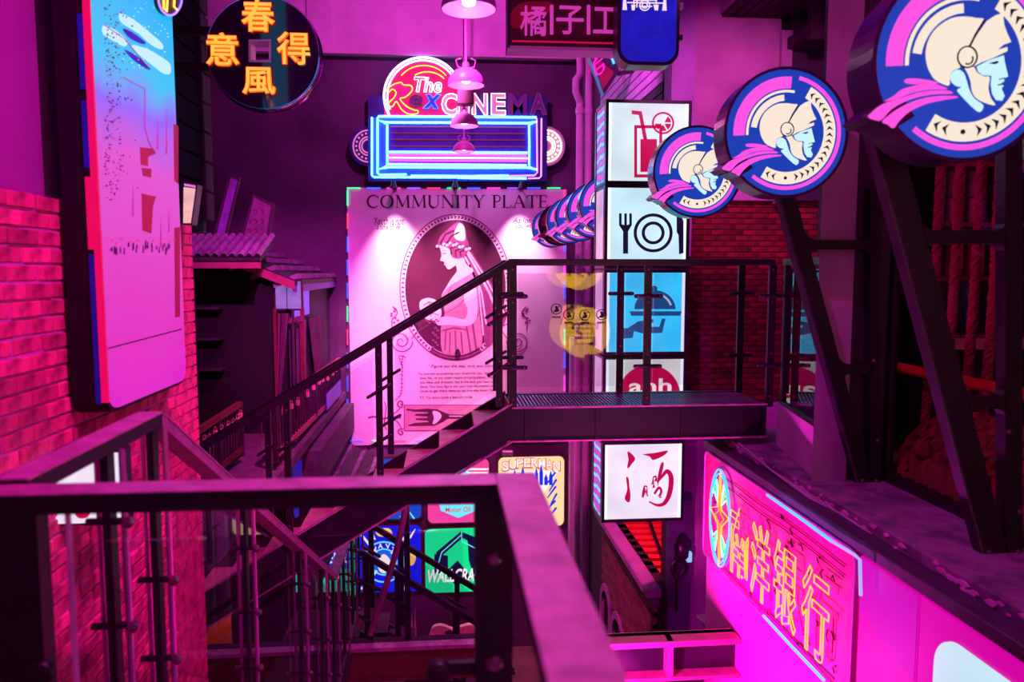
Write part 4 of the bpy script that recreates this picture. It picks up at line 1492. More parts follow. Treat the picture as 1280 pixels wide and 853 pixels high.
neon('neon_tube', sm([(250, 414), (1010, 418), (1020, 428), (1020, 655), (1010, 662), (250, 660), (240, 650), (240, 425)], 2), NB, .022, .05, True)
neon('neon_tube', [(1060, 385), (192, 380), (186, 390), (186, 690), (196, 702), (345, 700)], NB, .022)
neon('neon_tube', [(370, 708), (700, 710), (905, 706)], NB, .022)
neon('neon_tube', [(155, 385), (155, 705), (168, 715), (620, 716)], NB, .02)
neon('neon_tube', [(625, 718), (1005, 722)], NB, .022)
neon('neon_tube', [(1062, 390), (1065, 690), (1050, 705), (905, 708)], em('neon_pale_pink', (255, 150, 230), 1.5), .018)
neon('neon_tube', [(1088, 390), (1086, 710), (1075, 720), (1015, 722)], em('neon_pale_pink', (255, 150, 230), 1.5), .018)
neon('neon_tube', [(245, 576), (1015, 580)], NB, .022)
neon('neon_tube', [(250, 592), (1005, 596)], NP, .02)
neon('neon_tube', [(250, 607), (1012, 611)], em('neon_yellow_pink', (255, 200, 160), 3.4), .018)
neon('neon_tube', [(250, 622), (1005, 626)], NP, .02)
neon('neon_tube', [(245, 644), (1005, 650)], NB, .024)
for y in (438, 472, 507, 543):
    neon('unlit_tube', [(258, y), (1000, y + 4)], NDK, .014)
neon('neon_tube', arc(436, 268, 214, 212, 150, 345, 40), em('neon_blue_white', (170, 180, 255), 7.0), .024, .06)
neon('neon_tube', arc(436, 268, 196, 196, 158, 340, 36), NW, .018, .05)
neon('neon_tube', [(232, 290), (238, 340), (250, 372)], em('neon_blue_white', (170, 180, 255), 7.0), .022, .06)
neon('neon_tube', arc(440, 230, 150, 130, 215, 325, 20), NO, .012, .05)
neon('neon_tube', arc(460, 240, 120, 105, 235, 320, 16), NO, .012, .05)


def ntext(s, xa, xb, ya, yb_, mat, fill, bold=.02, shear=0., r=.010, w=.07):
    a_, b_ = zc([(xa, yb_)])[0], zc([(xb, ya)])[0]
    m = MB()
    put_text(m, s, a_[0], b_[0], a_[1], b_[1], fC, .03, .045, bold, shear)
    lt = m.build('letter_plate', fill, ct)
    m = MB()
    put_outline(m, s, a_[0], b_[0], a_[1], b_[1], fC, w, r, bold, shear)
    m.build('neon_tube', mat, lt, True)


CRM = pm('letter_pink_face', (236, 150, 190), .5)
PLF = pm('letter_violet_face', (110, 60, 150), .5)
ntext('The', 388, 538, 168, 248, NW, RED, .015, .2)
ntext('e', 362, 434, 262, 326, NDK, PLF, .03, .2)
ntext('x', 436, 536, 262, 338, em('neon_blue', (30, 120, 255), 3.0), pm('letter_blue', (20, 90, 230), .5), .03, .25)
for ch, xa, xb, mt, fl_ in (('C', 540, 624, NW, CRM), ('I', 634, 690, NW, CRM), ('N', 706, 790, NW, CRM), ('E', 812, 890, NW, CRM), ('M', 906, 1010, NDK, PLF), ('A', 1026, 1116, NDK, PLF)):
    ntext(ch, xa, xb, 256, 372, mt, fl_, .035)
Rm = sm([(236, 235), (275, 205), (315, 195), (330, 208), (370, 212), (376, 240), (340, 275), (310, 285), (345, 325), (385, 345), (408, 350), (404, 366), (360, 368), (320, 345), (290, 300), (270, 325), (245, 330), (250, 305), (275, 280), (288, 250), (268, 232), (246, 250)], 4)
lt = MB().prism(zc(Rm), fC, .03, .05).build('letter_plate', pm('letter_hot_pink', (255, 60, 160), .5), ct)
neon('neon_tube', Rm, NO, .013, .07, True, lt)

# ================================================================ neon board on the fascia (faces -x)
XF = 2.30


def gx(px_, py__):                          # pixel -> (u, v) where the tubes stand, just in front of the fascia
    p = P(px_, py__, X=XF - .08)
    return (-p.y, p.z)


nb_ = thing('neon_board', (XF, 5.45, -2.46), 'pink billboard with yellow neon bank characters and a star emblem', 'sign')
BPK = pm('board_pink', (250, 16, 150), 0.45, 0, 0.2, 2.2)
YN0, YN1, ZN0, ZN1 = 3.95, 6.42, -2.465, -1.557
pts = rrect(-YN1, -YN0, ZN0, ZN1, 0.06)
MB().prism(pts, fx(XF), 0, 0.035).build('board', BPK, nb_)
MB().tube([fx(XF)(u, v, 0.035) for u, v in pts], 0.012, 6, True).build('board_rim', pm('board_rim', (210, 90, 190), .4), nb_, True)
fN = fx(XF - 0.035)
NYE = em('neon_yellow', (255, 176, 60), 1.5)
NBL = em('neon_sky', (40, 130, 255), 3.5)
NGR = em('neon_green', (60, 255, 110), 2.4)
NOR = em('neon_tangerine', (255, 110, 30), 2.6)
CHP = pm('char_pink_plate', (245, 14, 140), .5)
for ch, (a_, b_) in zip('南洋银行', (((914, 722), (940, 640)), ((940, 744), (966, 662)), ((968, 776), (1000, 690)), ((1003, 818), (1041, 716)))):
    ua, ub = gx(a_[0], a_[1])[0], gx(b_[0], b_[1])[0]
    uc = (ua + ub) / 2
    zb_ = gx(1022, 824)[1]
    zt_ = gx(1022, 712)[1]
    m = MB()
    put_text(m, ch, ua, ub, zb_, zt_, fN, 0.0, .003, .006)
    lt = m.build('character_plate', CHP, nb_)
    m = MB()
    put_outline(m, ch, ua, ub, zb_, zt_, fN, .06, .0052, .006)
    m.build('neon_tube', NYE, lt, True)


def npath(pts, mat, r=.008, w=.05, closed=False, par=None):
    return MB().tube([fN(*gx(*q), w) for q in pts], r, 6, closed).build('neon_tube', mat, par or nb_, True)


npath([(960, 619), (1000, 647), (1041, 677)], NBL, .009)
npath([(1041, 677), (1068, 693), (1076, 700), (1077, 745)], em('neon_violet_blue', (120, 120, 255), 2.4), .009)
npath([(955, 770), (990, 808), (1031, 851)], NBL, .009)
# emblem: rings, star rays, fans
ecx, ecy = gx(900, 648)
em_ = MB().prism(circ(ecx, ecy, .22, .40, 32), fN, 0, .01).build('emblem_plate', pm('emblem_pink', (240, 60, 150), .5), nb_)


def epath(pts, mat, r=.008, closed=False):
    return MB().tube([fN(ecx + u * .82, ecy + v, .05) for u, v in pts], r, 5, closed).build('neon_tube', mat, em_, True)


epath(circ(0, 0, .27, .40, 36), NBL, .008, True)
epath(arc(0, 0, .245, .365, 20, 160, 16), NBL, .007)
epath(arc(0, 0, .245, .365, 200, 340, 16), NBL, .007)
epath([(0, .39), (.05, .08), (.25, .06), (.07, -.05), (.02, -.39), (-.04, -.06), (-.26, .02), (-.06, .08)], NYE, .008, True)
epath([(0, .24), (.03, .04), (.12, .02), (.03, -.04), (0, -.24), (-.03, -.04), (-.13, .0), (-.03, .05)], NOR, .006, True)
for sx, sy in ((-1, 1), (1, 1), (-1, -1), (1, -1)):
    for k in range(3):
        epath([(sx * .05, sy * .12), (sx * (.1 + .045 * k), sy * (.3 - .05 * k)), (sx * (.13 + .04 * k), sy * (.26 - .05 * k))], NGR if k % 2 else em('neon_mint', (120, 255, 220), 2.2), .006)
# cables and tube holders on the board
m = MB()
CBL = pm('cable', (60, 14, 40), .6)
for i in range(34):
    y = random.uniform(4.05, 5.4)
    z = random.uniform(-2.4, -1.65)
    a = random.uniform(0, 6.28)
    L = random.uniform(.03, .09)
    u, v = -y, z
    m.tube([fN(u, v, .008), fN(u + L * math.cos(a), v + L * .5 * math.sin(a), .012), fN(u + L * math.cos(a) + .02, v + L * .5 * math.sin(a) - .03, .01)], .005, 4)
for za_ in (-1.66, -1.72, -2.4):
    m.tube(sm([fN(-5.9, za_, .01), fN(-5.3, za_ - .01, .012), fN(-4.7, za_ + .005, .01), fN(-4.05, za_ - .012, .01)], 4, False), .004, 4)
tag(m.build('cable_run', CBL, nb_), kind='stuff')
# lit rounded white panel and magenta cladding further along the fascia
MAG = em('backlit_magenta', (255, 0, 196), 0.62, .06, .8)
MAG2 = em('backlit_magenta_soft', (240, 10, 216), 0.6, .05, .8)
pc = thing('fascia_panel', (XF, 3.9, -2.6), 'glowing magenta acrylic cladding panel next to the neon board', 'panel')
MB().prism([(-3.93, -2.6), (-3.40, -2.6), (-3.40, -1.56), (-3.93, -1.56)], fx(XF), 0, .02).build('acrylic_sheet', MAG, pc)
MB().prism([(-3.92, -1.86), (-3.41, -2.0), (-3.41, -1.57), (-3.92, -1.57)], fx(XF), .02, .024).build('upper_sheet', MAG2, pc)
pc = thing('fascia_panel', (XF, 2.9, -2.6), 'glowing magenta acrylic cladding panel with the round cornered white light', 'panel')
MB().prism([(-3.39, -2.8), (-1.2, -2.8), (-1.2, -1.56), (-3.39, -1.56)], fx(XF), 0, .02).build('acrylic_sheet', MAG, pc)
MB().prism(rrect(-3.26, -1.9, -2.6, -1.66, .16, 8), fx(XF), .02, .03).build('white_window', em('white_window', (196, 232, 244), 1.0, .08, 2), pc)
# small fixing things: bracket plates and thin conduits under the bridge end
t = thing('conduit', (2.36, 6.6, -1.5), 'thin pale conduits running along the worn gutter above the neon board', 'pipe')
for k in range(3):
    MB().tube(sm([P(905 + k * 9, 548 + k * 3, X=2.42 - .02 * k), P(960 + k * 8, 585 + k * 6, X=2.4 - .02 * k), P(1090, 668 + k * 6, X=2.39)], 4, False), .007, 6).build('pipe', pm('conduit_paint', (200, 130, 190), .4), t, True)

# ================================================================ coin-shaped sign with four glowing characters
YK = 5.8
gk = FY(YK)
kc = gk(329, 66)
kr = gk(399, 66)[0] - kc[0]
ks = thing('coin_sign', (kc[0], YK, kc[1]), 'black round coin shaped sign with four orange neon characters round a square hole', 'sign')
sq = [gk(311, 78), gk(339, 78), gk(339, 49.5), gk(311, 49.5)]
GLB = pm('coin_gloss', (46, 20, 66), 0.06, 0.0, 0.2, 3, 0, 0.8)
MB().prism([circ(kc[0], kc[1], kr, n=64), sq[::-1]], fr(YK), -.12, 0).build('coin_body', GLB, ks)
MB().tube([(x, YK + .1, z) for x, z in circ(kc[0], kc[1], kr * 1.005, n=64)], .012, 6, True).build('chrome_rim', pm('chrome', (220, 170, 230), .12, 1.0, .1), ks, True)
MB().tube([(x, YK + .0, z) for x, z in circ(kc[0], kc[1], kr * 1.0, n=64)], .006, 6, True).build('chrome_rim', pm('chrome', (220, 170, 230), .12, 1.0, .1), ks, True)
MB().prism([sq, [(sq[0][0] + .015, sq[0][1] + .015), (sq[3][0] + .015, sq[3][1] - .015), (sq[2][0] - .015, sq[2][1] - .015), (sq[1][0] - .015, sq[1][1] + .015)]], fr(YK), -.14, .006).build('hole_frame', pm('hole_frame', (240, 190, 235), .3, .3), ks)
NOY = em('neon_amber_fill', (255, 186, 70), 1.15)
NOE = em('neon_red_orange', (255, 80, 20), 1.5)
for ch, xa, xb, ya, yb_ in (('春', 303.5, 343, 2, 40), ('意', 259.5, 298.5, 43, 82), ('得', 348, 387.5, 42, 81), ('風', 304.5, 344, 86, 118)):
    a_, b_ = gk(xa, yb_), gk(xb, ya)
    m = MB()
    put_outline(m, ch, a_[0], b_[0], a_[1], b_[1], fr(YK), .018, .0075, .012)
    lt = m.build('character_glow', NOE, ks, True)
    m = MB()
    put_text(m, ch, a_[0], b_[0], a_[1], b_[1], fr(YK), .012, .028, .004 if ch == '得' else .010)
    m.build('character_tube', NOY, lt)
for yy in (35, 81):
    a_, b_ = gk(222, yy), gk(268, yy)
    MB().box(-1.96, b_[0], YK + .03, YK + .09, a_[1] - .025, a_[1] + .025).build('mounting_bar', BLK, ks)

# ================================================================ tall painted banner box on the brick wall
YN_ = P(77, 380, X=-1.715).y                # near end of the box, where its dark side meets the bricks
XBN = P(131, 380, Y=YN_).x


def gb(px_, py__):
    p = P(px_, py__, X=XBN)
    return (p.y, p.z)


y0b = YN_
y1b = P(227, 300, X=XBN).y
zbt = P(227, 492, X=XBN).z
bn = thing('banner_box', (-1.6, y0b, zbt), 'tall rounded light box banner with a painted pagoda hill scene on the brick wall', 'sign')
zb2 = -0.655
MB().prism(rrect(y0b, y1b, zb2, 5.2, .09), fl(XBN), -(1.69 + XBN), -.012).build('box_body', pm('box_black', (16, 3, 18), .6), bn)


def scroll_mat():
    m = bpy.data.materials.new('banner_ramp')
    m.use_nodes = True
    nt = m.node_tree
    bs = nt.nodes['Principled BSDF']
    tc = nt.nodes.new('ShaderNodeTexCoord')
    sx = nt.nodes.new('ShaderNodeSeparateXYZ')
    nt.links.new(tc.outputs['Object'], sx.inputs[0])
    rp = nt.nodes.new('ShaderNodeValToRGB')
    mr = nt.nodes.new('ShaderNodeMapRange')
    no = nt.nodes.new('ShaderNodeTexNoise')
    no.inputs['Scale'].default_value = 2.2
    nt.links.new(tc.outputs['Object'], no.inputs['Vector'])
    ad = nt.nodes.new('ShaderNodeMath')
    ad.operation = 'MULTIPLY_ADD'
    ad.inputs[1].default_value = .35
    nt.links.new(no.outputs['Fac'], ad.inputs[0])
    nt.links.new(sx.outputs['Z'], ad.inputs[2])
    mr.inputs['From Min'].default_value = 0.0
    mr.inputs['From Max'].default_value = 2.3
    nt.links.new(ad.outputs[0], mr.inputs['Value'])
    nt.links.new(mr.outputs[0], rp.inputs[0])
    cols = [(0.0, (222, 30, 206)), (.25, (226, 56, 190)), (.62, (222, 92, 206)), (.74, (140, 110, 250)), (.82, (20, 200, 252)), (1.0, (6, 186, 252))]  # runs from pink below through violet to cyan at the top
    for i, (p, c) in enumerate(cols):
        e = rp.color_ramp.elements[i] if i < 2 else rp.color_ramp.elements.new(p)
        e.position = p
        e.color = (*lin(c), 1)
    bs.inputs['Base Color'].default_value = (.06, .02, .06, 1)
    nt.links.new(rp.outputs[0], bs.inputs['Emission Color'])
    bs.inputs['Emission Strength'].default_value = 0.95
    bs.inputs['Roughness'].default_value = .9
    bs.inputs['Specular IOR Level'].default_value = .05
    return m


fp = MB().prism(rrect(y0b + .02, y1b - .015, zb2 + .02, 5.18, .08), fl(XBN), -.012, 0).build('banner_face', scroll_mat(), bn)
B_ = fl(XBN)
INK = pm('ink_purple', (120, 40, 120), .6)
INKR = pm('ink_red', (170, 20, 80), .6)
WHT = em('print_cloud', (190, 244, 255), .95)


def blay(nm, loops, mat, k=0):
    return pieces(nm, [[gb(*q) for q in l] for l in loops], B_, .001 + .002 * k, .003 + .002 * k, mat, fp)


def zl_(pts):                               # zoom window (110,0,260,160)
    return [(110 + x / 5.333, y / 5.333) for x, y in pts]


blay('cloud_print', [zl_(sm([(210, 90), (300, 130), (400, 210), (490, 290), (490, 330), (420, 300), (330, 220), (220, 150)], 3)),
                     zl_(sm([(300, 300), (400, 330), (500, 390), (545, 430), (545, 490), (500, 490), (420, 430), (320, 350), (290, 320)], 3)),
                     zl_(sm([(98, 170), (160, 190), (230, 240), (260, 280), (240, 310), (180, 280), (100, 230)], 3))], WHT)
blay('shadow_print', [zl_(sm([(230, 190), (300, 220), (380, 285), (350, 290), (270, 250)], 3)), zl_(sm([(240, 330), (330, 380), (410, 455), (390, 460), (300, 400)], 3))], pm('print_blue_shadow', (60, 110, 220), .6))
dots = []
for i in range(230):
    x = 130 + abs(random.gauss(0, 14))
    y = random.uniform(5, 250)
    if x > 178:
        continue
    s = random.uniform(.5, 1.5)
    dots.append([(x - s, y), (x, y - s * .8), (x + s, y + s * .3), (x, y + s)])
blay('tree_leaf_print', dots, INK, 1)
dots = []
for i in range(60):
    x, y = random.uniform(150, 212), random.uniform(3, 88)
    s = random.uniform(.4, .9)
    dots.append([(x - s, y), (x, y - s), (x + s, y), (x, y + s)])
blay('star_print', dots, WHT, 1)
blay('tower_print', [[(174, 184), (190, 186), (194, 192), (184, 196), (184, 208), (175, 206)], [(176, 210), (188, 211), (188, 222), (178, 220)], [(176, 242), (194, 246), (190, 258), (188, 292), (177, 288)],
                     [(216, 155), (222, 158), (222, 230), (217, 226)]], INKR, 1)
lines = [stroke([(152, 96), (165, 103), (180, 111), (180, 160), (186, 180), (192, 190)], 1.0), stroke(zl_([(100, 165), (240, 260), (400, 455)]), .9)]
for x, y, h in ((196, 142, 45), (207, 138, 55), (200, 270, 40), (210, 260, 30), (165, 230, 40)):
    lines.append([(x - 1, y + h), (x, y), (x + 1, y + h)])
blay('landscape_line', lines, pm('ink_pink', (196, 90, 190), .6), 1)
ppl = []
for i in range(30):
    x = 137 + random.random() * 82
    y = 300 + abs(x - 178) * .12 + random.uniform(0, 8)
    h = random.uniform(3, 10)
    ppl.append([(x - .6, y), (x + .6, y), (x + .9, y + h), (x - .8, y + h)])
blay('figure_print', ppl, INK, 1)
blay('roof_print', [[(x - 2, y), (x, y - 3), (x + 2, y)] for x, y in ((137, 302), (143, 305), (150, 300), (160, 304), (170, 302), (180, 301), (190, 302), (200, 304), (210, 303), (216, 300))], pm('ink_gold', (226, 150, 130), .6), 2)
blay('red_label_print', [[(217, 285), (224, 284), (224, 396), (218, 397)]], INKR, 1)
blay('seam_print', [[(134, 435), (226, 411), (226, 412.4), (134, 436.6)]], pm('ink_black', (60, 10, 60), .6), 1)
# coloured near edge strip of the box
EST = [em('edge_red', (250, 10, 100), .75), pm('edge_blue', (30, 60, 180), .5)]
MB().box(XBN - .03, XBN, y0b - .012, y0b + .002, zb2 + .06, 5.1).build('edge_strip', EST[0], bn)
for za_, zb_ in ((-.6, .08), (.1, .42), (.46, .75), (.8, 1.12), (1.2, 2.0)):
    MB().box(XBN - .055, XBN - .03, y0b - .012, y0b + .002, za_, zb_).build('edge_tile', EST[1] if za_ not in (.1, 1.2) else EST[0], bn)
ov = MB().prism([gb(*q) for q in arc(207, -3, 16, 23, 0, 360, 24)], B_, .003, .02).build('oval_badge', BLKF, bn)
MB().tube([B_(*gb(*q), .024) for q in circ(207, -3, 15, 22, 24)], .006, 5, True).build('neon_tube', em('neon_violet', (150, 110, 255), 2.2), ov, True)
MB().tube([B_(*gb(*q), .024) for q in [(199, -6), (199, 10), (203, 14), (204, -5)]], .006, 5).build('neon_tube', NO, ov, True)
MB().tube([B_(*gb(*q), .024) for q in [(213, -6), (212, 8), (216, 12)]], .006, 5).build('neon_tube', NO, ov, True)

# film-frame light box on top of the brick wall end
gw = FY(5.0)
t = thing('film_box', (gw(237, 280)[0], 5.0, gw(237, 281)[1]), 'small slanted film frame light box standing on the brick wall end', 'light box')
q = [gw(*v) for v in ((229, 281), (240, 281), (247, 231), (230, 226))]
MB().prism(q, fr(5.0), -.1, 0).build('housing', BLKF, t)
MB().prism([gw(*v) for v in ((229.5, 279), (238.5, 279), (244.5, 236), (230, 234))], fr(5.0), 0, .008).build('lit_face', em('film_face', (250, 190, 190), .9, .2, 9), t)
m = MB()
for i in range(6):
    m.prism([gw(231 + i * 2.4, 232.5 + i * .4), gw(232.4 + i * 2.4, 232.8 + i * .4), gw(232.2 + i * 2.4, 230 + i * .4), gw(230.8 + i * 2.4, 229.7 + i * .4)], fr(5.0), .001, .008)
m.build('sprocket_light', em('sprocket', (230, 120, 240), 1.2), t)
MB().beam((gw(235, 270)[0], 5.06, gw(235, 276)[1]), (-1.86, 5.06, .3), .03, .03).build('support_bar', BLKF, t)
# white light box jutting from the brick wall behind the handrail
gw = FY(3.5)
a_, b_ = gw(72, 654), gw(149, 566)
t = thing('jutting_light_box', ((a_[0] + b_[0]) / 2, 3.5, a_[1]), 'small white light box jutting from the brick wall behind the handrail', 'light box')
MB().box(a_[0] - .02, b_[0] + .01, 3.5, 3.6, a_[1] - .012, b_[1] + .012).build('housing', BLKF, t)
fp2 = MB().box(a_[0], b_[0], 3.485, 3.5, a_[1], b_[1]).build('lit_face', em('wall_box_white', (236, 226, 244), 1.0, .1, 5), t)
mm = MB()
mm.prism(sm([gw(*v) for v in ((95, 636), (104, 626), (116, 632), (112, 645), (100, 646))], 3), fr(3.485), .001, .004)
mm.build('print', ICRE, fp2)

# ================================================================ pendant lamps
PEND = pm('pendant_enamel', (216, 110, 196), .4, 0, .15, 4)
for i, (px_, py__, Y, lab) in enumerate(((586, 12, 6.45, 'pink dome pendant lamp hanging highest, beside the dark red character sign'), (582.5, 107, 9.6, 'pink dome pendant lamp with a curled hook hanging over the red half disc'),
                                         (580.5, 158, 12.4, 'pink dome pendant lamp under a small box hanging before the cinema sign'), (580, 190, 15.5, 'pink dome pendant lamp hanging lowest, before the pink neon bars'))):
    p = P(px_, py__, Y=Y)
    t = thing('pendant_lamp', (p.x, Y, p.z), lab, 'lamp')
    R_ = .225
    prof = [(R_, 0), (R_ * .99, .03), (R_ * .93, .08), (R_ * .8, .13), (R_ * .58, .175), (R_ * .3, .2), (.045, .205), (.04, .27), (.02, .28)]
    inner = [(R_ * .28, .19), (R_ * .56, .165), (R_ * .78, .12), (R_ * .91, .07), (R_ * .97, .0)]
    MB().lathe(inner[::1] + prof, p, 28).build('lamp_shade', PEND, t, True)
    MB().lathe([(0.0, -.0), (.05, .02), (.06, .07), (.03, .12), (0, .13)], (p.x, Y, p.z + .02), 14).build('bulb', em('bulb_glow', (255, 222, 214), 9), t, True)
    MB().tube([(p.x, Y, p.z + .27), (p.x, Y, 7.9)], .014, 8).build('cord', PEND, t, True)
    m = MB()
    for s in (-1, 1):
        m.tube([(p.x + s * .02, Y, p.z + .2), (p.x + s * .1, Y, p.z + .22), (p.x + s * .12, Y, p.z + .3), (p.x + s * .06, Y, p.z + .32)], .008, 6)
    m.build('hook', PEND, t, True)
    if i == 2:
        u = P(582, 121, Y=12.3)
        MB().box(u.x - .13, u.x + .13, 12.28, 12.5, u.z - .11, u.z + .11, .01).build('junction_box', pm('plum_box', (120, 40, 110), .5), t)
    lamp('pendant_light', 'POINT', (p.x, Y, p.z + .05), (1.0, .55, .75), 16, .06)

# ================================================================ hanging signs top right
gs = FY(7.4)
a_, b_ = gs(635.5, 57.5), gs(776, -30)
t = thing('character_sign', ((a_[0] + b_[0]) / 2, 7.4, a_[1]), 'dark red sign board with pink tube characters and bars hanging beside the blue light box', 'sign')
MRN = pm('maroon_board', (96, 10, 40), .5, 0, .4, 3)
MB().box(a_[0], b_[0] + .1, 7.4, 7.6, a_[1], b_[1] + 1.6).build('board', MRN, t)
MB().box(a_[0] - .01, b_[0] + .1, 7.38, 7.62, a_[1] - .03, a_[1]).build('bottom_trim', PLP, t)
MB().box(a_[0] - .01, a_[0] + .015, 7.38, 7.6, a_[1] - .02, b_[1] + 1.6).build('side_trim', BLK, t)
NPK = em('tube_dull_pink', (226, 60, 190), .75)
MB().prism(sm([gs(*v) for v in ((640, 34), (638, 18), (648, 6), (662, 2), (690, 3), (688, 14), (668, 22), (655, 34))], 3), fr(7.4), .001, .006).build('painted_patch', pm('patch_red', (190, 14, 60), .5), t)
for ch, xa, xb, ya, yb_ in (('橘', 650, 683, 9, 45), ('子', 695, 729, 9, 43), ('工', 741, 771, 11, 42)):
    c0_, c1_ = gs(xa, yb_), gs(xb, ya)
    m = MB()
    put_text(m, ch, c0_[0], c1_[0], c0_[1], c1_[1], fr(7.4), .012, .035, .006)
    m.build('character_tube', NPK, t)
for x in (689, 735):
    MB().tube([(gs(x, 44)[0], 7.37, gs(x, 44)[1]), (gs(x, 8)[0], 7.37, gs(x, 8)[1])], .017, 8).build('bar_tube', NPK, t, True)
MB().tube([(gs(640, 52)[0], 7.38, gs(640, 52)[1]), (gs(768, 53)[0], 7.38, gs(768, 55)[1])], .008, 6).build('trim_tube', ICRE, t, True)
for xx in (a_[0] + .15, b_[0] - .1):
    MB().box(xx - .015, xx + .015, 7.48, 7.52, b_[1] + 1.6, 8).build('hanger_rod', BLK, t)

gs = FY(6.9)
a_, b_ = gs(776, 76), gs(847, -40)
t = thing('blue_light_box', ((a_[0] + b_[0]) / 2, 6.9, a_[1]), 'deep blue light box with rounded lower corners and a white drawing above the drink icon', 'light box')
MB().prism(rrect(a_[0] - .03, b_[0] + .03, a_[1] - .03, b_[1] + 1.2, .14, 8), fr(6.9), -.2, -.01).build('housing', BLKF, t)
fp3 = MB().prism(rrect(a_[0], b_[0], a_[1], b_[1] + 1.15, .12, 8), fr(6.9), -.01, .0).build('lit_face', em('deep_blue_face', (22, 26, 190), .85, .2, 6), t)
m = MB()


def zs(pts):
    return [gs(620 + x / 4.923, y / 4.923) for x, y in pts]


for q in ([(782, 0), (800, 0), (806, 62), (778, 62)], [(1030, 0), (1046, 0), (1050, 66), (1022, 66)], [(832, 30), (858, 30), (852, 64), (836, 64)], [(968, 30), (1000, 30), (996, 64), (976, 64)]):
    m.prism(zs(q), fr(6.9), .001, .006)
for q in ([(806, 16), (1030, 20)], [(850, 2), (990, 2)], [(880, 40), (960, 40)], [(868, 0), (866, 46)], [(985, -30), (985, 26)], [(848, -30), (848, 26)]):
    m.prism(zs(stroke(q, 7)), fr(6.9), .001, .006)
for r_ in (34, 20):
    m.prism([zs(circ(915, 34, r_, n=24)), zs(circ(915, 34, r_ - 7, n=24)[::-1])], fr(6.9), .001, .006)
m.build('white_drawing', em('drawing_white', (250, 220, 240), 1.0), fp3)
MB().box(b_[0] + .02, b_[0] + .09, 7.0, 7.05, a_[1] + .22, a_[1] + .27).build('side_lug', BLK, t)
MB().box(b_[0] + .02, b_[0] + .09, 7.0, 7.05, a_[1] + .5, a_[1] + .55).build('side_lug', BLK, t)
MB().box((a_[0] + b_[0]) / 2 - .02, (a_[0] + b_[0]) / 2 + .02, 6.98, 7.02, b_[1] + 1.1, 8).build('hanger_rod', BLK, t)

# small neon shop sign fixed to the slatted siding
gs = FY(12.0)
t = thing('small_neon_sign', (gs(756, 118)[0], 12.0, gs(756, 118)[1]), 'small tilted neon sign with pink letters and a blue arrow behind the hanging signs', 'sign')
q = [gs(*v) for v in ((734, 62), (772, 78), (774, 90), (755, 118), (748, 98))]
MB().prism(q, fr(12.0), -.2, 0).build('cabinet', BLKF, t)
fa = MB().prism([gs(*v) for v in ((737, 64), (757, 82), (768, 91), (754, 112), (748, 96))], fr(12.0), 0, .01).build('lit_face', pm('sign_dark_red', (120, 16, 50), .4), t)
m = MB()
v2, fs_, lps, asp = glyphs('SALD', .02, 0)
o0, ux, uy = Vector(gs(745, 98)), Vector(gs(737, 66)) - Vector(gs(745, 98)), Vector(gs(757, 82)) - Vector(gs(745, 92))
vs_ = [fr(12.0)(*(o0 + ux * (1 - a) + uy * b + Vector((0, 0)))[:], .02) for a, b in v2]
m.add(vs_, fs_)
m.build('lettering', em('letters_hot', (255, 20, 200), 1.4), t)
MB().tube([fr(12.0)(*gs(*v), .04) for v in ((761, 62), (767, 80), (772, 76))], .025, 6).build('neon_tube', NBL, t, True)
MB().tube([fr(12.0)(*gs(*v), .04) for v in ((760, 60), (764, 70))], .02, 6).build('neon_tube', NO, t, True)
MB().beam((q[2][0], 12.1, q[2][1]), (3.0, 12.1, q[2][1] + .05), .06, .06).build('wall_bracket', BLK, t)

# ================================================================ tiled house on the left
HY0, HX = 12.8, -2.4
hs = thing('tiled_house', (-3.2, 13.2, -2.75), 'dark timber house front with lit panes under a grey tiled roof', 'house')
ez = P(375, 350, X=HX).z
RS = 0.40
MB().prism([(-5.2, -2.7), (-2.62, -2.7), (-2.62, ez), (-4.5, ez + .72), (-5.2, ez + .75)], fr(13.0), -.1, 0).build('front_wall', pm('house_black', (12, 3, 13), .8), hs)
MB().box(-2.7, -2.6, 13.1, YB, -2.7, ez).build('side_wall', pm('house_plaster', (84, 46, 84), .85, 0, .4, 1.4, .2), hs)
# roof slab, bargeboard, tiles in rows running down to +x
pts = [(HX, ez), (-4.6, ez + RS * 2.2), (-4.6, ez + RS * 2.2 - .08), (HX, ez - .08)]
MB().prism([(u, v) for u, v in pts], lambda u, v, w: (u, HY0 + w, v), 0, YB - HY0).build('roof_slab', DARK, hs)
MB().prism([(HX - .02, ez - .02), (-3.5, ez + RS * 1.1 - .02), (-3.5, ez + RS * 1.1 - .16), (HX - .02, ez - .16)], fr(HY0), -.03, .03).build('bargeboard', pm('bargeboard', (150, 60, 90), .6), hs)
MB().box(HX - .06, HX - .01, HY0, YB, ez - .2, ez - .06).build('eave_board', pm('eave_violet', (120, 60, 190), .6), hs)


def tile_mesh(L, r, thick=.012, n=6):
    m = MB()
    vs_, fs_ = [], []
    for s_, rr, dz in ((0, r, 0), (L, r * .92, 0)):
        for k in range(n + 1):
            a = math.pi * k / n
            vs_.append((s_, rr * math.cos(a), rr * math.sin(a) + dz))
        for k in range(n + 1):
            a = math.pi * k / n
            vs_.append((s_, (rr - thick) * math.cos(a), (rr - thick) * math.sin(a) + dz))
    q = n + 1
    for k in range(n):
        fs_ += [(k, k + 1, 2 * q + k + 1, 2 * q + k), (q + k + 1, q + k, 3 * q + k, 3 * q + k + 1), (k + 1, k, q + k, q + k + 1)]
    return m.add(vs_, fs_).mesh('roof_tile', TILE, smooth=True)


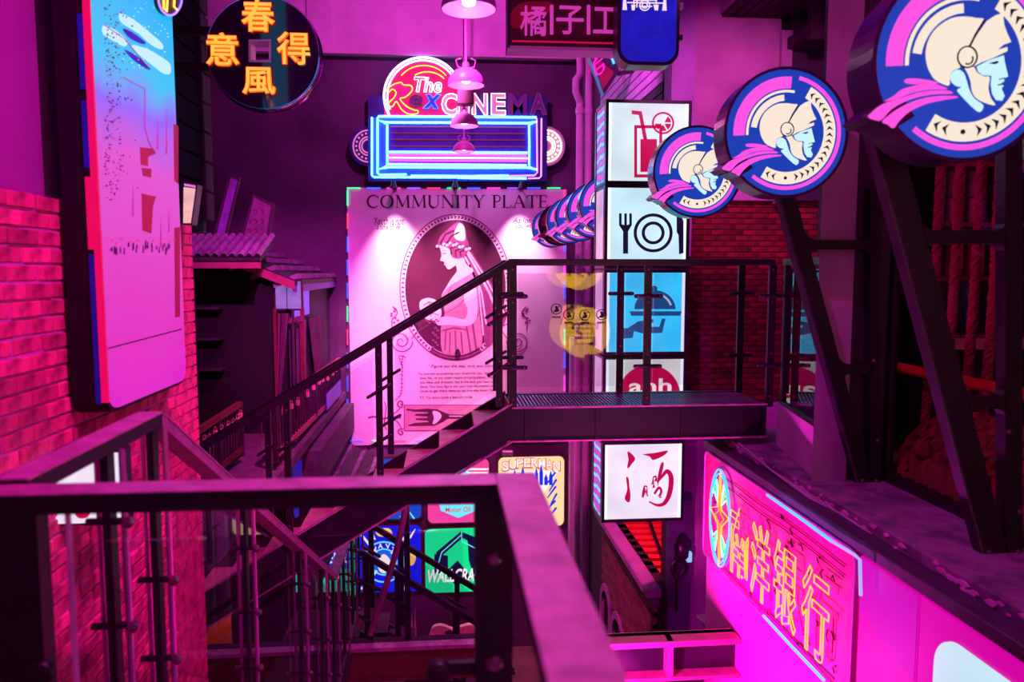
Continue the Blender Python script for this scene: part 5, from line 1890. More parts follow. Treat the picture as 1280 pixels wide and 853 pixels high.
tm = tile_mesh(.42, .085)
ang = math.atan(RS)
nrow = int((YB - HY0) / .19)
for j in range(nrow):
    y = HY0 + .1 + j * .19
    for i in range(5):
        x = HX + .03 - .38 * i * math.cos(ang)
        z = ez + .02 + .38 * i * math.sin(ang) + .012
        inst('roof_tile', tm, hs, (x, y, z), (0, ang + .02, math.pi), None)
# small front roof facing the court
fy0, fz0 = 11.8, P(260, 322, Y=11.8).z
fxa, fxb = P(238, 320, Y=11.8).x, P(325, 320, Y=11.8).x
hs2 = thing('front_canopy', ((fxa + fxb) / 2, fy0, fz0 - .1), 'short grey tiled canopy with scalloped tile ends over the dark doorway', 'canopy')
MB().prism([(0, fz0), (.95, fz0 + .32), (.95, fz0 + .25), (0, fz0 - .07)], lambda u, v, w: (fxa - .3 + w, fy0 + u, v), 0, fxb - fxa + .3).build('canopy_slab', DARK, hs2)
tm2 = tile_mesh(.3, .055, .01)
x = fxa - .25
an2 = math.atan(.32 / .95)
while x < fxb:
    for i in range(4):
        inst('roof_tile', tm2, hs2, (x, fy0 - .03 + .26 * i * math.cos(an2), fz0 + .015 + .26 * i * math.sin(an2)), (0, -an2 - .02, math.pi / 2))
    x += .122
MB().box(fxa - .3, fxb, fy0, fy0 + .04, fz0 - .16, fz0 - .05).build('fascia_board', pm('bargeboard', (150, 60, 90), .6), hs2)
for xx in (fxa - .1,):
    MB().box(xx, xx + .09, fy0 + .1, fy0 + .19, -2.7, fz0 - .05).build('post', DARK, hs2)
# window panes, posts, curtains
gh = FY(12.96)
PAN = em('pane_violet', (176, 130, 235), .55, .2, 6)
for xa, xb in ((345.5, 358), (360, 376)):
    a_, b_ = gh(xa, 386), gh(xb, 352)
    f_ = MB().box(a_[0] - .03, b_[0] + .03, 12.94, 13.0, a_[1] - .03, b_[1] + .03).build('window_frame', DARK, hs)
    MB().box(a_[0], b_[0], 12.925, 12.94, a_[1], b_[1]).build('pane', PAN, f_)
for px_, w_, mt in ((344, .05, REDW), (378, .06, REDW), (366, .03, DARK)):
    a_ = gh(px_, 386)
    MB().box(a_[0] - w_ / 2, a_[0] + w_ / 2, 12.9, 12.98, -2.7, a_[1]).build('post', mt, hs)
CUR = pm('curtain', (120, 66, 104), .9, 0, .35, 3, .1)


def curtain(pp, Y):
    g_ = FY(Y)
    n = 14
    m = MB()
    vs_, fs_ = [], []
    for i in range(n + 1):
        t_ = i / n
        tx, ty = pp[0][0] + (pp[1][0] - pp[0][0]) * t_, pp[0][1] + (pp[1][1] - pp[0][1]) * t_
        bx, by = pp[3][0] + (pp[2][0] - pp[3][0]) * t_, pp[3][1] + (pp[2][1] - pp[3][1]) * t_
        a_, b_ = g_(tx, ty), g_(bx, by)
        off = .05 * math.sin(i * 1.9)
        vs_ += [(a_[0], Y + off * .6, a_[1]), (b_[0], Y + off, b_[1]), (a_[0], Y + off * .6 + .01, a_[1]), (b_[0], Y + off + .01, b_[1])]
    for i in range(n):
        k = i * 4
        fs_ += [(k, k + 4, k + 5, k + 1), (k + 2, k + 3, k + 7, k + 6), (k, k + 2, k + 6, k + 4), (k + 1, k + 5, k + 7, k + 3)]
    return m.add(vs_, fs_).build('curtain', CUR, hs, True)


curtain([(347, 392), (360, 392), (351, 500), (346, 505)], 12.9)
curtain([(361, 398), (379, 394), (378, 402), (360, 404)], 12.88)
# side bay that faces the court: blue panes and parted curtains
bay = HX - .12
for ya, yb_ in ((13.15, 13.75), (13.85, 14.6)):
    f_ = MB().box(bay - .05, bay, ya - .04, yb_ + .04, -.82, -.22).build('window_frame', DARK, hs)
    MB().box(bay, bay + .015, ya, yb_, -.78, -.27).build('pane', em('pane_blue', (50, 50, 240), .8, .3, 6), f_)
MB().box(bay - .1, bay - .05, 13.1, YB, -2.7, -.1).build('bay_wall', pm('house_plaster', (84, 46, 84), .85), hs)


def side_curtain(y0, y1, y2, y3, zt_, zb_):
    n = 12
    vs_, fs_ = [], []
    for i in range(n + 1):
        t_ = i / n
        o_ = .04 * math.sin(i * 1.8)
        vs_ += [(bay + .05 + o_ * .5, y0 + (y1 - y0) * t_, zt_), (bay + .05 + o_, y2 + (y3 - y2) * t_, zb_), (bay + .04 + o_ * .5, y0 + (y1 - y0) * t_, zt_), (bay + .04 + o_, y2 + (y3 - y2) * t_, zb_)]
    for i in range(n):
        k = i * 4
        fs_ += [(k, k + 4, k + 5, k + 1), (k + 2, k + 3, k + 7, k + 6), (k, k + 2, k + 6, k + 4), (k + 1, k + 5, k + 7, k + 3)]
    return MB().add(vs_, fs_).build('curtain', CUR, hs, True)


side_curtain(13.1, 14.0, 13.1, 13.6, -.85, -2.3)
side_curtain(14.3, 15.6, 15.0, 15.9, -.85, -2.25)
# shelf in the dark doorway
m = MB()
for z in (-.6, -1.1, -1.6):
    m.box(-4.6, -3.6, 12.7, 12.95, z, z + .03)
m.build('shelf', DARK, hs)

# boards leaning on the roof
gr = FY(12.9)
for pts, inner, lab, mt in ((((265, 300), (281, 302), (300, 222), (287, 217)), ((270, 297), (279, 298), (297, 226), (289, 222)), 'slim framed violet picture leaning on the tiled roof', pm('violet_print', (130, 70, 170), .5, 0, .5, 6)),
                            (((299, 306), (334, 309), (343, 255), (316, 243)), ((303, 303), (331, 306), (339, 258), (318, 247)), 'broken wooden sign board leaning on the tiled roof', pm('weathered_board', (120, 70, 110), .8, 0, .4, 8, .3))):
    c_ = [gr(*v) for v in pts]
    t = thing('leaning_board', ((c_[0][0] + c_[1][0]) / 2, 12.9, min(c_[0][1], c_[1][1])), lab, 'sign board')
    MB().prism(c_, fr(12.9), -.08, 0).build('board', DARK, t)
    MB().prism([gr(*v) for v in inner], fr(12.9), 0, .012).build('board_face', mt, t)
    if 'wooden' in lab:
        mm = MB()
        for i in range(9):
            x, y = 310 + (i % 3) * 8, 262 + (i // 3) * 12
            mm.prism([gr(*v) for v in stroke([(x, y), (x + 4, y + 2), (x + 2, y + 6)], 1.2)], fr(12.9), .012, .02)
        mm.build('carved_mark', pm('ink_black', (60, 10, 60), .6), t)

# balcony with pickets and padlocks
def balcony(name, A, B, h, label, n, locks, mat_top):
    A, B = Vector(A), Vector(B)
    t = thing(name, (A.x, A.y, A.z - h), label, 'railing')
    MB().beam(A, B, .07, .07).build('top_rail', mat_top, t)
    MB().beam(A - Vector((0, 0, h - .1)), B - Vector((0, 0, h - .1)), .06, .08).build('bottom_rail', mat_top, t)
    for i in range(n + 1):
        q = A + (B - A) * (i / n)
        w = .07 if i in (0, n // 2, n) else .028
        MB().box(q.x - w / 2, q.x + w / 2, q.y - w / 2, q.y + w / 2, q.z - h, q.z).build('picket' if w < .05 else 'post', DARK, t)
    LK = pm('padlock', (240, 150, 170), .35, .4, .3, 9)
    for k in range(locks):
        f = (k + .5 + random.uniform(-.3, .3)) / locks
        q = A + (B - A) * f
        n_ = (Vector((0, 0, 1)).cross((B - A).normalized()))
        if n_.y > 0 and abs(n_.y) > .5 or n_.x < 0 and abs(n_.x) > .5:
            n_ = -n_
        q = q + n_ * .05 - Vector((0, 0, .06 + random.uniform(0, .08)))
        lk = thing('padlock', q, 'small padlock hung on the ' + ('picket railing along the house side' if 'side' in label else 'short picket railing by the brick wall'), 'padlock', 'padlocks on the ' + ('side' if 'side' in label else 'short') + ' railing')
        MB().box(q.x - .026, q.x + .026, q.y - .026, q.y + .026, q.z - .1, q.z - .02, .008).build('lock_body', LK, lk)
        MB().tube([(q.x - .014, q.y, q.z - .02), (q.x - .014, q.y, q.z + .015), (q.x, q.y, q.z + .03), (q.x + .014, q.y, q.z + .015), (q.x + .014, q.y, q.z - .02)], .005, 5).build('shackle', LK, lk, True)
    return t


MP = pm('pink_rail_paint', (190, 70, 110), .6, 0, .3, 8)
A = P(343, 506, X=-2.3)
B = P(424, 460, X=-2.3)
balcony('picket_railing', (-2.3, A.y, A.z), (-2.3, 17.0, A.z - .12), .8, 'picket railing with padlocks along the house side', 30, 11, MP)
A2, B2 = P(238, 545, Y=9.2), P(300, 505, Y=11.0)
balcony('picket_railing', A2, B2, .75, 'short picket railing with padlocks behind the brick wall end', 16, 9, REDW)
ba = A.y
struct('floor_balcony', MB().box(-5.2, -2.22, 7.2, YB, -2.85, -2.70), CONC)
m = MB().box(-2.36, -2.05, ba + 2.2, YB, -3.55, -2.95)
struct('trim_9', m, CONC)
# blue poster scrap on the railing end
t = tag(MB().box(-2.24, -2.225, 14.6, 16.6, -2.62, -2.3).build('blue_plaque', pm('plaque_blue', (60, 60, 240), .4, 0, .4, 4)), 'blue printed plaque hung on the far end of the picket railing', 'plaque')

# lower tiled awning below the poster
tz0, tz1 = -3.72, -4.17
aw = thing('tiled_awning', (-1.9, 15.8, tz1), 'grey tiled awning below the left corner of the poster', 'awning')
RSL = (tz0 - tz1) / .9
MB().prism([(-2.4, tz0 - .02), (-1.48, tz1 - .04), (-1.48, tz1 - .14), (-2.4, tz0 - .14)], lambda u, v, w: (u, 13.6 + w, v), 0, 17.3 - 13.6).build('awning_slab', DARK, aw)
a3 = math.atan(RSL)
tm3 = tile_mesh(.36, .08)
j = 0
y = 13.7
while y < 17.2:
    for i in range(3):
        inst('roof_tile', tm3, aw, (-1.46 - .32 * i * math.cos(a3), y, tz1 + .32 * i * math.sin(a3) + .005), (0, a3 + .02, math.pi))
    y += .178
MB().box(-2.6, -2.4, 13.6, 17.3, -6, tz0).build('bearing_wall', PLA, aw)

# ================================================================ lit picture panels low on the end wall
YL = YB - .06
gl = FY(YL)
FRM = pm('panel_frame', (92, 30, 60), .5, 0, .3, 6)


def panel(px0, px1, py0, py1, label, face, st=.9):
    a_, b_ = gl(px0, py1), gl(px1, py0)
    t = thing('picture_panel', ((a_[0] + b_[0]) / 2, YL, a_[1]), label, 'light panel')
    MB().prism(rrect(a_[0] - .05, b_[0] + .05, a_[1] - .05, b_[1] + .05, .16), fr(YL), -.06, .03).build('panel_frame', FRM, t)
    f_ = MB().prism(rrect(a_[0], b_[0], a_[1], b_[1], .13), fr(YL), .03, .04).build('lit_face', face, t)
    return t, f_


def pl_lay(f_, nm, loops, mat, k=0):
    return pieces(nm, [[gl(*q) for q in l] for l in loops], fr(YL), .041 + .003 * k, .044 + .003 * k, mat, f_)


def pl_text(f_, s, x0, x1, y0, y1, mat, k=0, bold=.01, shear=0, out=None):
    a_, b_ = gl(x0, y1), gl(x1, y0)
    m = MB()
    put_text(m, s, a_[0], b_[0], a_[1], b_[1], fr(YL), .041 + .003 * k, .046 + .003 * k, bold, shear)
    return m.build('lettering', mat, f_)


EW = em('ink_lit_white', (255, 244, 240), 1.0)
ER = em('ink_lit_red', (235, 40, 90), .85)
EB = em('ink_lit_blue', (20, 50, 235), .9)
EN = em('ink_lit_navy', (14, 20, 80), .6)
EC = em('ink_lit_cyan', (110, 236, 255), 1.0)
EO = em('ink_lit_yellow', (255, 214, 110), .95)
t, f_ = panel(623, 705, 570, 659, 'cream light panel with arched red and white hero lettering and blue rays', em('panel_cream', (255, 226, 170), .95))
# arched title, letter by letter
word = 'SUPERMAN'
m1, m2 = MB(), MB()
for i, ch in enumerate(word):
    x = 627.5 + i * 9.1
    lift = 4.5 * (1 - ((i - 3.5) / 3.5) ** 2)
    y1_, y0_ = 588 - lift, 577 - lift
    a_, b_ = gl(x, y1_), gl(x + 8.3, y0_)
    put_text(m1, ch, a_[0] - .015, b_[0] + .02, a_[1] - .03, b_[1] + .015, fr(YL), .041, .045, .03)
    put_text(m2, ch, a_[0], b_[0], a_[1], b_[1], fr(YL), .046, .05, .004)
m1.build('lettering', ER, f_)
m2.build('lettering', EW, f_)
sky = []
for i, (x, h) in enumerate(((636, 14), (641, 20), (646, 12), (651, 24), (668, 22), (674, 26), (680, 14), (686, 18))):
    sky.append([(x, 606), (x, 606 - h * .6), (x + 2.2, 606 - h), (x + 4.4, 606 - h * .6), (x + 4.4, 606)])
pl_lay(f_, 'skyline', sky, EB, 1)
pl_lay(f_, 'ray_field', [[(630, 588), (698, 588), (676, 622), (664, 640), (652, 622)]], EW, 0)
rays = []
for i in range(9):
    a = math.radians(-60 + i * 15 + (0))
    rays.append(stroke([(668 + 18 * math.cos(a), 622 + 16 * math.sin(a)), (668 + 34 * math.cos(a), 622 + 30 * math.sin(a))], [1.2, 2.6]))
pl_lay(f_, 'ray', [stroke([(682 + dx, 606 + dy), (694 + dx * .3, 590 + dy * 1.1)], [1.4, 2.6]) for dx, dy in ((0, 0), (4, 8), (2, 16), (6, 24), (0, 32), (4, 40))], EB, 1)
t, f_ = panel(535, 611, 573, 654, 'pink light panel with a striped wing badge and motor oil lettering', em('panel_pink', (255, 70, 170), .85))
pl_lay(f_, 'stripe', [[(582, 585 + i * 4.6), (611 - i * .8, 585 + i * 4.6), (610 - i * .8, 587.4 + i * 4.6), (584, 587.4 + i * 4.6)] for i in range(4)], EW)
pl_lay(f_, 'wing_badge', [sm([(560, 600), (572, 588), (584, 586), (588, 600), (580, 606), (562, 606)], 3)], EC)
pl_lay(f_, 'wing_line', [stroke([(565, 602), (572, 592), (582, 589)], 1.1), stroke([(570, 604), (578, 595), (586, 594)], 1.1)], EB, 1)
pl_lay(f_, 'shield', [[(549, 630), (596, 630), (595, 638), (573, 647), (551, 638)]], EC)
pl_text(f_, 'Motor Oil', 557, 588, 633, 640, ER, 1)
t, f_ = panel(447, 526, 656, 741, 'royal blue light panel with a round crest and crossed anchors', em('panel_royal', (20, 26, 240), .9))
cx, cy = 480, 702
pl_lay(f_, 'crest_ring', [band(cx, cy, 24, 26, 0, 359.5, 40), band(cx, cy, 15, 17, 0, 359.5, 32)], EC)
pl_lay(f_, 'crossed_bar', [stroke([(452, 736), (512, 664)], 3.0), stroke([(508, 738), (452, 668)], 3.0)], EW)
pl_lay(f_, 'crest_field', [circ(cx, cy, 14, 14, 24)], em('crest_blue', (30, 110, 250), .9), 1)
pl_lay(f_, 'crest_emblem', [sm([(472, 700), (480, 692), (488, 700), (486, 712), (480, 716), (474, 712)], 3)], EW, 2)
for i, ch in enumerate('NAVY'):
    a = math.radians(128 - i * 26)
    x, y = cx + 20.5 * math.cos(a), cy - 20.5 * math.sin(a)
    pl_text(f_, ch, x - 3, x + 3, y - 3.2, y + 3.2, EW, 1, .02)
pl_lay(f_, 'gold_ornament', [sm([(505, 690), (514, 686), (520, 696), (516, 706), (508, 704), (512, 698)], 3), sm([(470, 662), (486, 660), (490, 668), (474, 670)], 3)], EO, 2)
pl_lay(f_, 'white_spark', [[(516, 664), (520, 660), (514, 672), (508, 676)], [(506, 722), (516, 732), (512, 734)], [(466, 664), (470, 674), (464, 674)]], EW, 2)
t, f_ = panel(532, 611, 659, 741, 'green light panel with slanting white lettering over dark angular frames', em('panel_green', (10, 240, 150), .9))
pl_lay(f_, 'angular_frame', [[(545, 690), (576, 664), (612, 678), (612, 690), (578, 672), (548, 698)], [(543, 692), (560, 694), (560, 716), (543, 716)], [(584, 668), (598, 672), (606, 716), (594, 726), (586, 700)], [(556, 716), (572, 700), (590, 722), (570, 732)]], EN)
pl_lay(f_, 'angular_line', [stroke([(546, 712), (552, 690), (577, 668)], 1.2), stroke([(577, 664), (577, 676), (604, 690)], 1.2), stroke([(588, 724), (600, 710), (600, 690)], 1.2)], EC, 1)
pl_text(f_, 'WALLCRAWLER', 535, 622, 708, 728, EW, 2, .02, .25) if False else pl_text(f_, 'WALLCRAW', 535, 608, 709, 728, EW, 2, .02, .25)
t, f_ = panel(447, 526, 573, 650, 'blue light panel half hidden under the stair with white strokes', em('panel_azure', (20, 80, 220), .75))
pl_lay(f_, 'white_spark', [stroke([(500, 646), (512, 640), (518, 648)], 2), stroke([(480, 648), (490, 643)], 2), stroke([(470, 600), (505, 615), (480, 630)], 3)], EC)
t, f_ = panel(368, 441, 656, 741, 'teal light panel with pale lettering behind the bolted posts', em('panel_teal', (20, 200, 170), .8))
pl_text(f_, 'NERIL', 400, 436, 690, 704, EW, 1, .02)
pl_lay(f_, 'teal_band', [[(370, 684), (440, 684), (440, 710), (370, 710)]], EB)
t, f_ = panel(368, 441, 573, 650, 'violet light panel with a pale ring above the teal light panel', em('panel_violet', (70, 40, 200), .6))
pl_lay(f_, 'ring_print', [band(404, 612, 18, 22, 0, 359, 30)], EC)
# small lamp clip above the cream panel
q = gl(634, 566)
tag(MB().box(q[0] - .12, q[0] + .12, YL - .16, YB, q[1] - .04, q[1] + .06, .01).build('panel_lamp', RAILM), 'small pale lamp bar on the wall above the cream light panel', 'lamp')


# moulded white booth seats on the court floor
def booth(x0, x1, Y, ztop, label):
    t = thing('booth_seat', ((x0 + x1) / 2, Y, GZ), label, 'seat')
    W = pm('moulded_cream', (250, 180, 176), .35, 0, .1, 3)
    pts = sm([(x0, GZ + .42), (x0 + .03, ztop - .16), (x0 + .12, ztop), (x0 + .3, ztop + .02), ((x0 + x1) / 2, ztop - .07), (x1 - .3, ztop - .01), (x1 - .1, ztop + .01), (x1, ztop - .12), (x1 + .02, GZ + .42)], 4)
    MB().prism(pts, fr(Y), -.06, .06).build('backrest', W, t)
    MB().box(x0, x1, Y - .5, Y + .05, GZ + .34, GZ + .46, .04).build('seat', W, t)
    for xx in (x0 + .1, x1 - .1):
        for yy in (Y - .42, Y - .02):
            MB().box(xx - .025, xx + .025, yy - .025, yy + .025, GZ, GZ + .36).build('leg', BLK, t)


q0, q1 = P(536, 783, Y=16.4), P(596, 783, Y=16.4)
booth(q0.x, q1.x, 16.4, q0.z, 'moulded cream seat with a wavy back under the green light panel')
q0, q1 = P(404, 783, Y=16.4), P(441, 783, Y=16.4)
booth(q0.x, q1.x, 16.4, q0.z, 'moulded cream seat under the teal light panel')
# folded white menu card stand
q = P(517, 800, Y=15.8)
t = thing('menu_table', (q.x, 15.6, GZ), 'small court table carrying a folded white card', 'table')
MB().box(q.x - .45, q.x + .45, 15.3, 15.95, q.z - .12, q.z - .08, .01).build('tabletop', DARK, t)
MB().lathe([(.2, 0), (.2, .03), (.035, .05), (.035, q.z - .12 - GZ)], (q.x, 15.62, GZ), 14).build('pedestal', BLK, t, True)
q2 = P(517, 768, Y=15.6)
tag(MB().prism([(q.x - .06, q.z - .08), (q.x - .02, q2.z + .1), (q.x + .02, q.z - .08)], fr(15.6), 0, .02).prism([(q.x + .0, q.z - .08), (q.x + .05, q2.z + .2), (q.x + .08, q.z - .08)], fr(15.58), 0, .02).build('folded_card', PLP), 'folded white card standing on the small court table', 'card')

# orange lit door leaf seen between the stair posts
a_, b_ = P(264, 815, Y=9.9), P(286, 716, Y=9.9)
t = thing('orange_door', ((a_.x + b_.x) / 2, 9.9, GZ), 'orange lit door leaf seen between the bolted stair posts', 'door')
MB().box(a_.x - .12, b_.x, 9.9, 9.96, GZ, b_.z, .01).build('door_leaf', pm('orange_door_paint', (230, 120, 60), .6, 0, .3, 3), t)
MB().lathe([(.03, 0), (.03, .05)], (b_.x - .06, 9.9, b_.z - 1.1), 10, 'y').build('knob', BOLT, t)
for k in range(3):
    MB().box(a_.x - .06, b_.x - .08, 9.885, 9.9, b_.z - .5 - k * .9, b_.z - .1 - k * .9 + .0).build('door_panel', pm('orange_door_paint', (230, 120, 60), .6), t)
lamp('door_lamp', 'POINT', (a_.x + .2, 9.4, b_.z - .2), (1.0, .35, .12), 8, .05)

# ================================================================ arched brick building below the light boxes
AX = 2.85
ab = thing('arched_building', (AX, 11.5, GZ), 'low brick building with round arches and a stone cornice below the wine light box', 'building')
ARB = pm('arch_brick', (150, 70, 96), .85, 0, .4, 12, .4, .2, rand=.3)
MB().box(AX + .03, 3.05, 9.9, 13.4, GZ, -4.3).build('wall_core', MORT2, ab)
MB().box(AX - .16, AX + .06, 9.85, 13.45, -4.42, -4.28, .02).build('cornice', PLM, ab)
MB().box(AX - .09, AX + .04, 9.85, 13.45, -4.55, -4.42, .02).build('cornice', CONC, ab)
arches = [(11.05, -6.25, .34), (12.0, -6.1, .36), (12.95, -5.95, .3)]
abm = MB().box(-.03, .02, 0, .24, 0, .075).mesh('brick', ARB)
cnt = 0
for i in range(26):
    z = -4.64 - i * .088
    y = 9.92 - (.13 if i % 2 else 0)
    while y < 13.3:
        yc, zc_ = y + .12, z + .04
        inside = any(abs(yc - ya) < r_ + .2 and zc_ < za_ or math.hypot(yc - ya, zc_ - za_) < r_ + .17 for ya, za_, r_ in arches)
        if not inside and y > 9.8:
            q = pix((AX, yc, zc_))
            if q[1] < 860 and cnt < 300:
                inst('brick', abm, ab, (AX, y, z))
                cnt += 1
        y += .262
for ya, za_, r_ in arches:
    MB().prism(band(ya, za_, r_, r_ + .13, 0, 180, 16), fl(AX), -.05, -.0 + .0).build('arch_ring', PLM, ab)
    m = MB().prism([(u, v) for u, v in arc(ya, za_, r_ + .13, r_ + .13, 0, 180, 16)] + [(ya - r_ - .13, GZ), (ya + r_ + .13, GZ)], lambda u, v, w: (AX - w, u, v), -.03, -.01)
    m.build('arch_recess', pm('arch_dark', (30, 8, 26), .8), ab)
    m = MB().prism(band(ya, za_, r_, r_ + .13, 0, 180, 16), lambda u, v, w: (AX - w, u, v), 0, .06)
    m.box(AX - .06, AX, ya - r_ - .13, ya - r_, GZ, za_).box(AX - .06, AX, ya + r_, ya + r_ + .13, GZ, za_)
    m.build('arch_surround', PLM, ab)
# red slatted pergola roof behind the cornice
RSM = pm('red_slat', (250, 40, 50), .5, 0, .15, 5)
for i in range(11):
    y = 10.45 + i * .28
    MB().box(2.92, 4.6, y, y + .16, -4.34, -4.30).build('red_slat', RSM, ab)
MB().beam((3.1, 10.1, -4.27), (3.6, 13.4, -4.27), .05, .05).build('pergola_bar', BLK, ab)
lamp('pergola_lamp', 'POINT', (3.5, 11.0, -3.4), (1.0, .12, .1), 26, .1)
# dark pilaster with a scroll wall lamp
struct('wall_right_dark_pilaster', MB().box(2.96, 3.26, 9.72, 9.88, GZ, -2.95), pm('dark_violet_wall', (92, 60, 110), .7))
gq = FY(9.7)
c_ = gq(848, 700)
t = thing('iron_lamp', (c_[0], 9.7, gq(848, 762)[1]), 'black scrolled iron wall lamp on the dark pilaster under the light boxes', 'lamp')
MB().tube([(gq(846, 690)[0], 9.66, gq(846, 690)[1]), (gq(845, 762)[0], 9.66, gq(845, 762)[1])], .03, 8).build('stem', BLKF, t, True)
for s in (-1, 1):
    pts = sm([(847 + s * 1, 722), (847 + s * 7, 716), (847 + s * 9, 704), (847 + s * 4, 698), (847 + s * 2, 706)], 4, False)
    MB().tube([(gq(*v)[0], 9.63, gq(*v)[1]) for v in pts], .025, 6).build('scroll_arm', BLKF, t, True)
p = gq(848, 682)
MB().lathe([(.05, -.16), (.1, -.1), (.11, .05), (.06, .12), (.02, .18)], (p[0], 9.58, p[1]), 10).build('lantern', BLKF, t, True)
MB().box(p[0] - .04, p[0] + .04, 9.6, 9.72, p[1] - .3, p[1] - .2).build('wall_plate', BLKF, t)
p = gq(861, 696)
tag(MB().box(p[0] - .035, p[0] + .035, 9.66, 9.72, p[1] - .07, p[1] + .07, .01).build('switch_plate', em('switch_glow', (150, 200, 255), .9)), 'small glowing blue switch plate at the edge of the dark pilaster', 'switch')
# steel shelf bracket at the foot of the pink wall
A = P(883, 768, Y=7.4)
t = thing('steel_bracket', (A.x, 7.4, A.z - .2), 'pale steel angle bracket at the foot of the pink wall', 'bracket')
MB().beam(P(880, 770, Y=7.6), P(906, 790, Y=6.9), .16, .03).build('angle_top', RAILM, t)
MB().beam(P(880, 776, Y=7.6), P(906, 796, Y=6.9), .03, .12).build('angle_side', BLK, t)

# ================================================================ rope window contents
ROP = pm('rope_fibre', (176, 52, 60), .9, 0, .35, 14, .3)


def rope(pts, r, label, pitch=.11):
    """three-strand twisted rope along a smooth path"""
    pts = [Vector(q) for q in sm([tuple(q) for q in pts], 12, False)]
    t = thing('hanging_rope', pts[-1], label, 'rope', None)
    L = [0]
    for a, b in zip(pts[:-1], pts[1:]):
        L.append(L[-1] + (b - a).length)
    n = max(8, int(L[-1] / (pitch / 7)))
    for s in range(3):
        out = []
        for i in range(n + 1):
            d = L[-1] * i / n
            k = max(j for j in range(len(L)) if L[j] <= d + 1e-9)
            k = min(k, len(pts) - 2)
            f = (d - L[k]) / max(1e-9, L[k + 1] - L[k])
            c = pts[k] + (pts[k + 1] - pts[k]) * f
            tg = (pts[k + 1] - pts[k]).normalized()
            u = tg.cross(Vector((0, 1, .01))).normalized()
            v = tg.cross(u)
            a = 2 * math.pi * (d / pitch + s / 3)
            out.append(c + (u * math.cos(a) + v * math.sin(a)) * r * .5)
        MB().tube(out, r * .56, 5).build('strand', ROP, t, True)
    return t


RX = 3.18
for k, (top, mid_, bot, nm) in enumerate((((1176, 190), (1170, 330), (1154, 556), 'twisted red rope hanging farthest from the bracket upright behind the shop glass'),
                                          ((1200, 180), (1193, 350), (1170, 586), 'twisted red rope hanging before the pink cans'),
                                          ((1228, 180), (1219, 350), (1196, 585), 'twisted red rope hanging before the blue cans'),
                                          ((1251, 170), (1243, 350), (1224, 545), 'twisted red rope hanging nearest the bracket upright'))):
    yy = P(1190 + 0 * k, 300, X=RX).y - .0
    yy = [4.75, 4.6, 4.45, 4.3][k]
    pa, pb2, pc_ = P(*top, Y=yy), P(*mid_, Y=yy), P(*bot, Y=yy)
    pa.z = 3.4
    rope([pa, pb2, pc_], .031, nm, .1)
    t = bpy.data.objects[[o.name for o in bpy.data.objects if o.name.startswith('hanging_rope')][-1]]
    MB().lathe([(.02, -.09), (.06, -.06), (.065, -.02), (.04, .03)], pc_, 8).build('knot', ROP, t, True)
a_, b_ = P(1110, 457, X=3.06), P(1300, 497, X=3.06)
t = thing('red_pipe', (3.06, 4.6, a_.z), 'bright red horizontal pipe behind the shop glass', 'pipe')
MB().tube([(3.06, a_.y + .1, a_.z), (3.06, 2.6, a_.z)], .035, 12).build('pipe', pm('red_pipe_paint', (216, 60, 36), .35, 0, .15, 6), t, True)
for y in (2.7, a_.y):
    MB().lathe([(.05, 0), (.05, .05)], (3.06, y, a_.z), 12, 'y').build('collar', REDW, t, True)
    MB().box(3.0, 3.06, y - .03, y + .02, a_.z - .015, a_.z + .015).build('pipe_bracket', REDW, t)
# shelving and cans
SY = 5.45
gsft = FY(SY)
sxa, sxb = gsft(1180, 300)[0], gsft(1290, 300)[0]
sh = thing('can_shelf', ((sxa + sxb) / 2, SY, -1.41), 'dark shelving unit of cans behind the hanging ropes', 'shelf')
for py__ in (212 + 67, 346, 418, 205):
    z = gsft(1200, py__)[1]
    MB().box(sxa - .08, sxb + .1, SY - .1, SY + .22, z - .03, z).build('shelf_board', pm('shelf_red', (120, 30, 50), .5), sh)
z = gsft(1200, 425)[1]
MB().box(sxa - .06, sxb + .1, SY - .13, SY - .1, z - .06, z + .02).build('shelf_lip', pm('shelf_lip', (226, 120, 170), .5), sh)
for xx in (sxa - .1, sxb + .1):
    MB().box(xx - .025, xx + .025, SY - .1, SY + .22, -1.41, 2.4).build('upright', DARK, sh)
MB().box(sxa - .1, sxb + .1, SY + .2, SY + .24, -1.41, 2.4).build('back_panel', pm('shop_wall', (48, 22, 44), .7), sh)


def can(px_, pyb, pyt, w_, col, label, group, emis=.25):
    a_, b_ = (gsft(px_, pyb)[0], gsft(1200, pyb)[1] + .002), (gsft(px_, pyt)[0], gsft(1200, pyt)[1])
    r_ = w_ / 2 / FPX * SY
    h = b_[1] - a_[1]
    t = thing('drink_can', (a_[0], SY, a_[1]), label, 'can', group)
    MB().lathe([(r_ * .86, 0), (r_, h * .06), (r_, h * .9), (r_ * .84, h * .985), (r_ * .84, h)], (a_[0], SY, a_[1]), 18).build('can_body', pm(col[0], col[1], .3, .3, .15, 8), t, True)
    MB().lathe([(r_ * .82, h * .97), (r_ * .86, h), (r_ * .8, h + .004)], (a_[0], SY, a_[1]), 14).build('can_lid', BOLT, t, True)
    bx = [(a_[0] + r_ * u, a_[1] + h * v) for u, v in ((-.3, .3), (.05, .25), (.0, .45), (.3, .5), (-.05, .8), (.02, .58), (-.28, .52))]
    MB().prism(bx, lambda u, v, w: (u, SY - r_ * 1.0 - w, v), -.008, .004).build('can_print', pm('can_print_light', (255, 200, 236), .4), t)


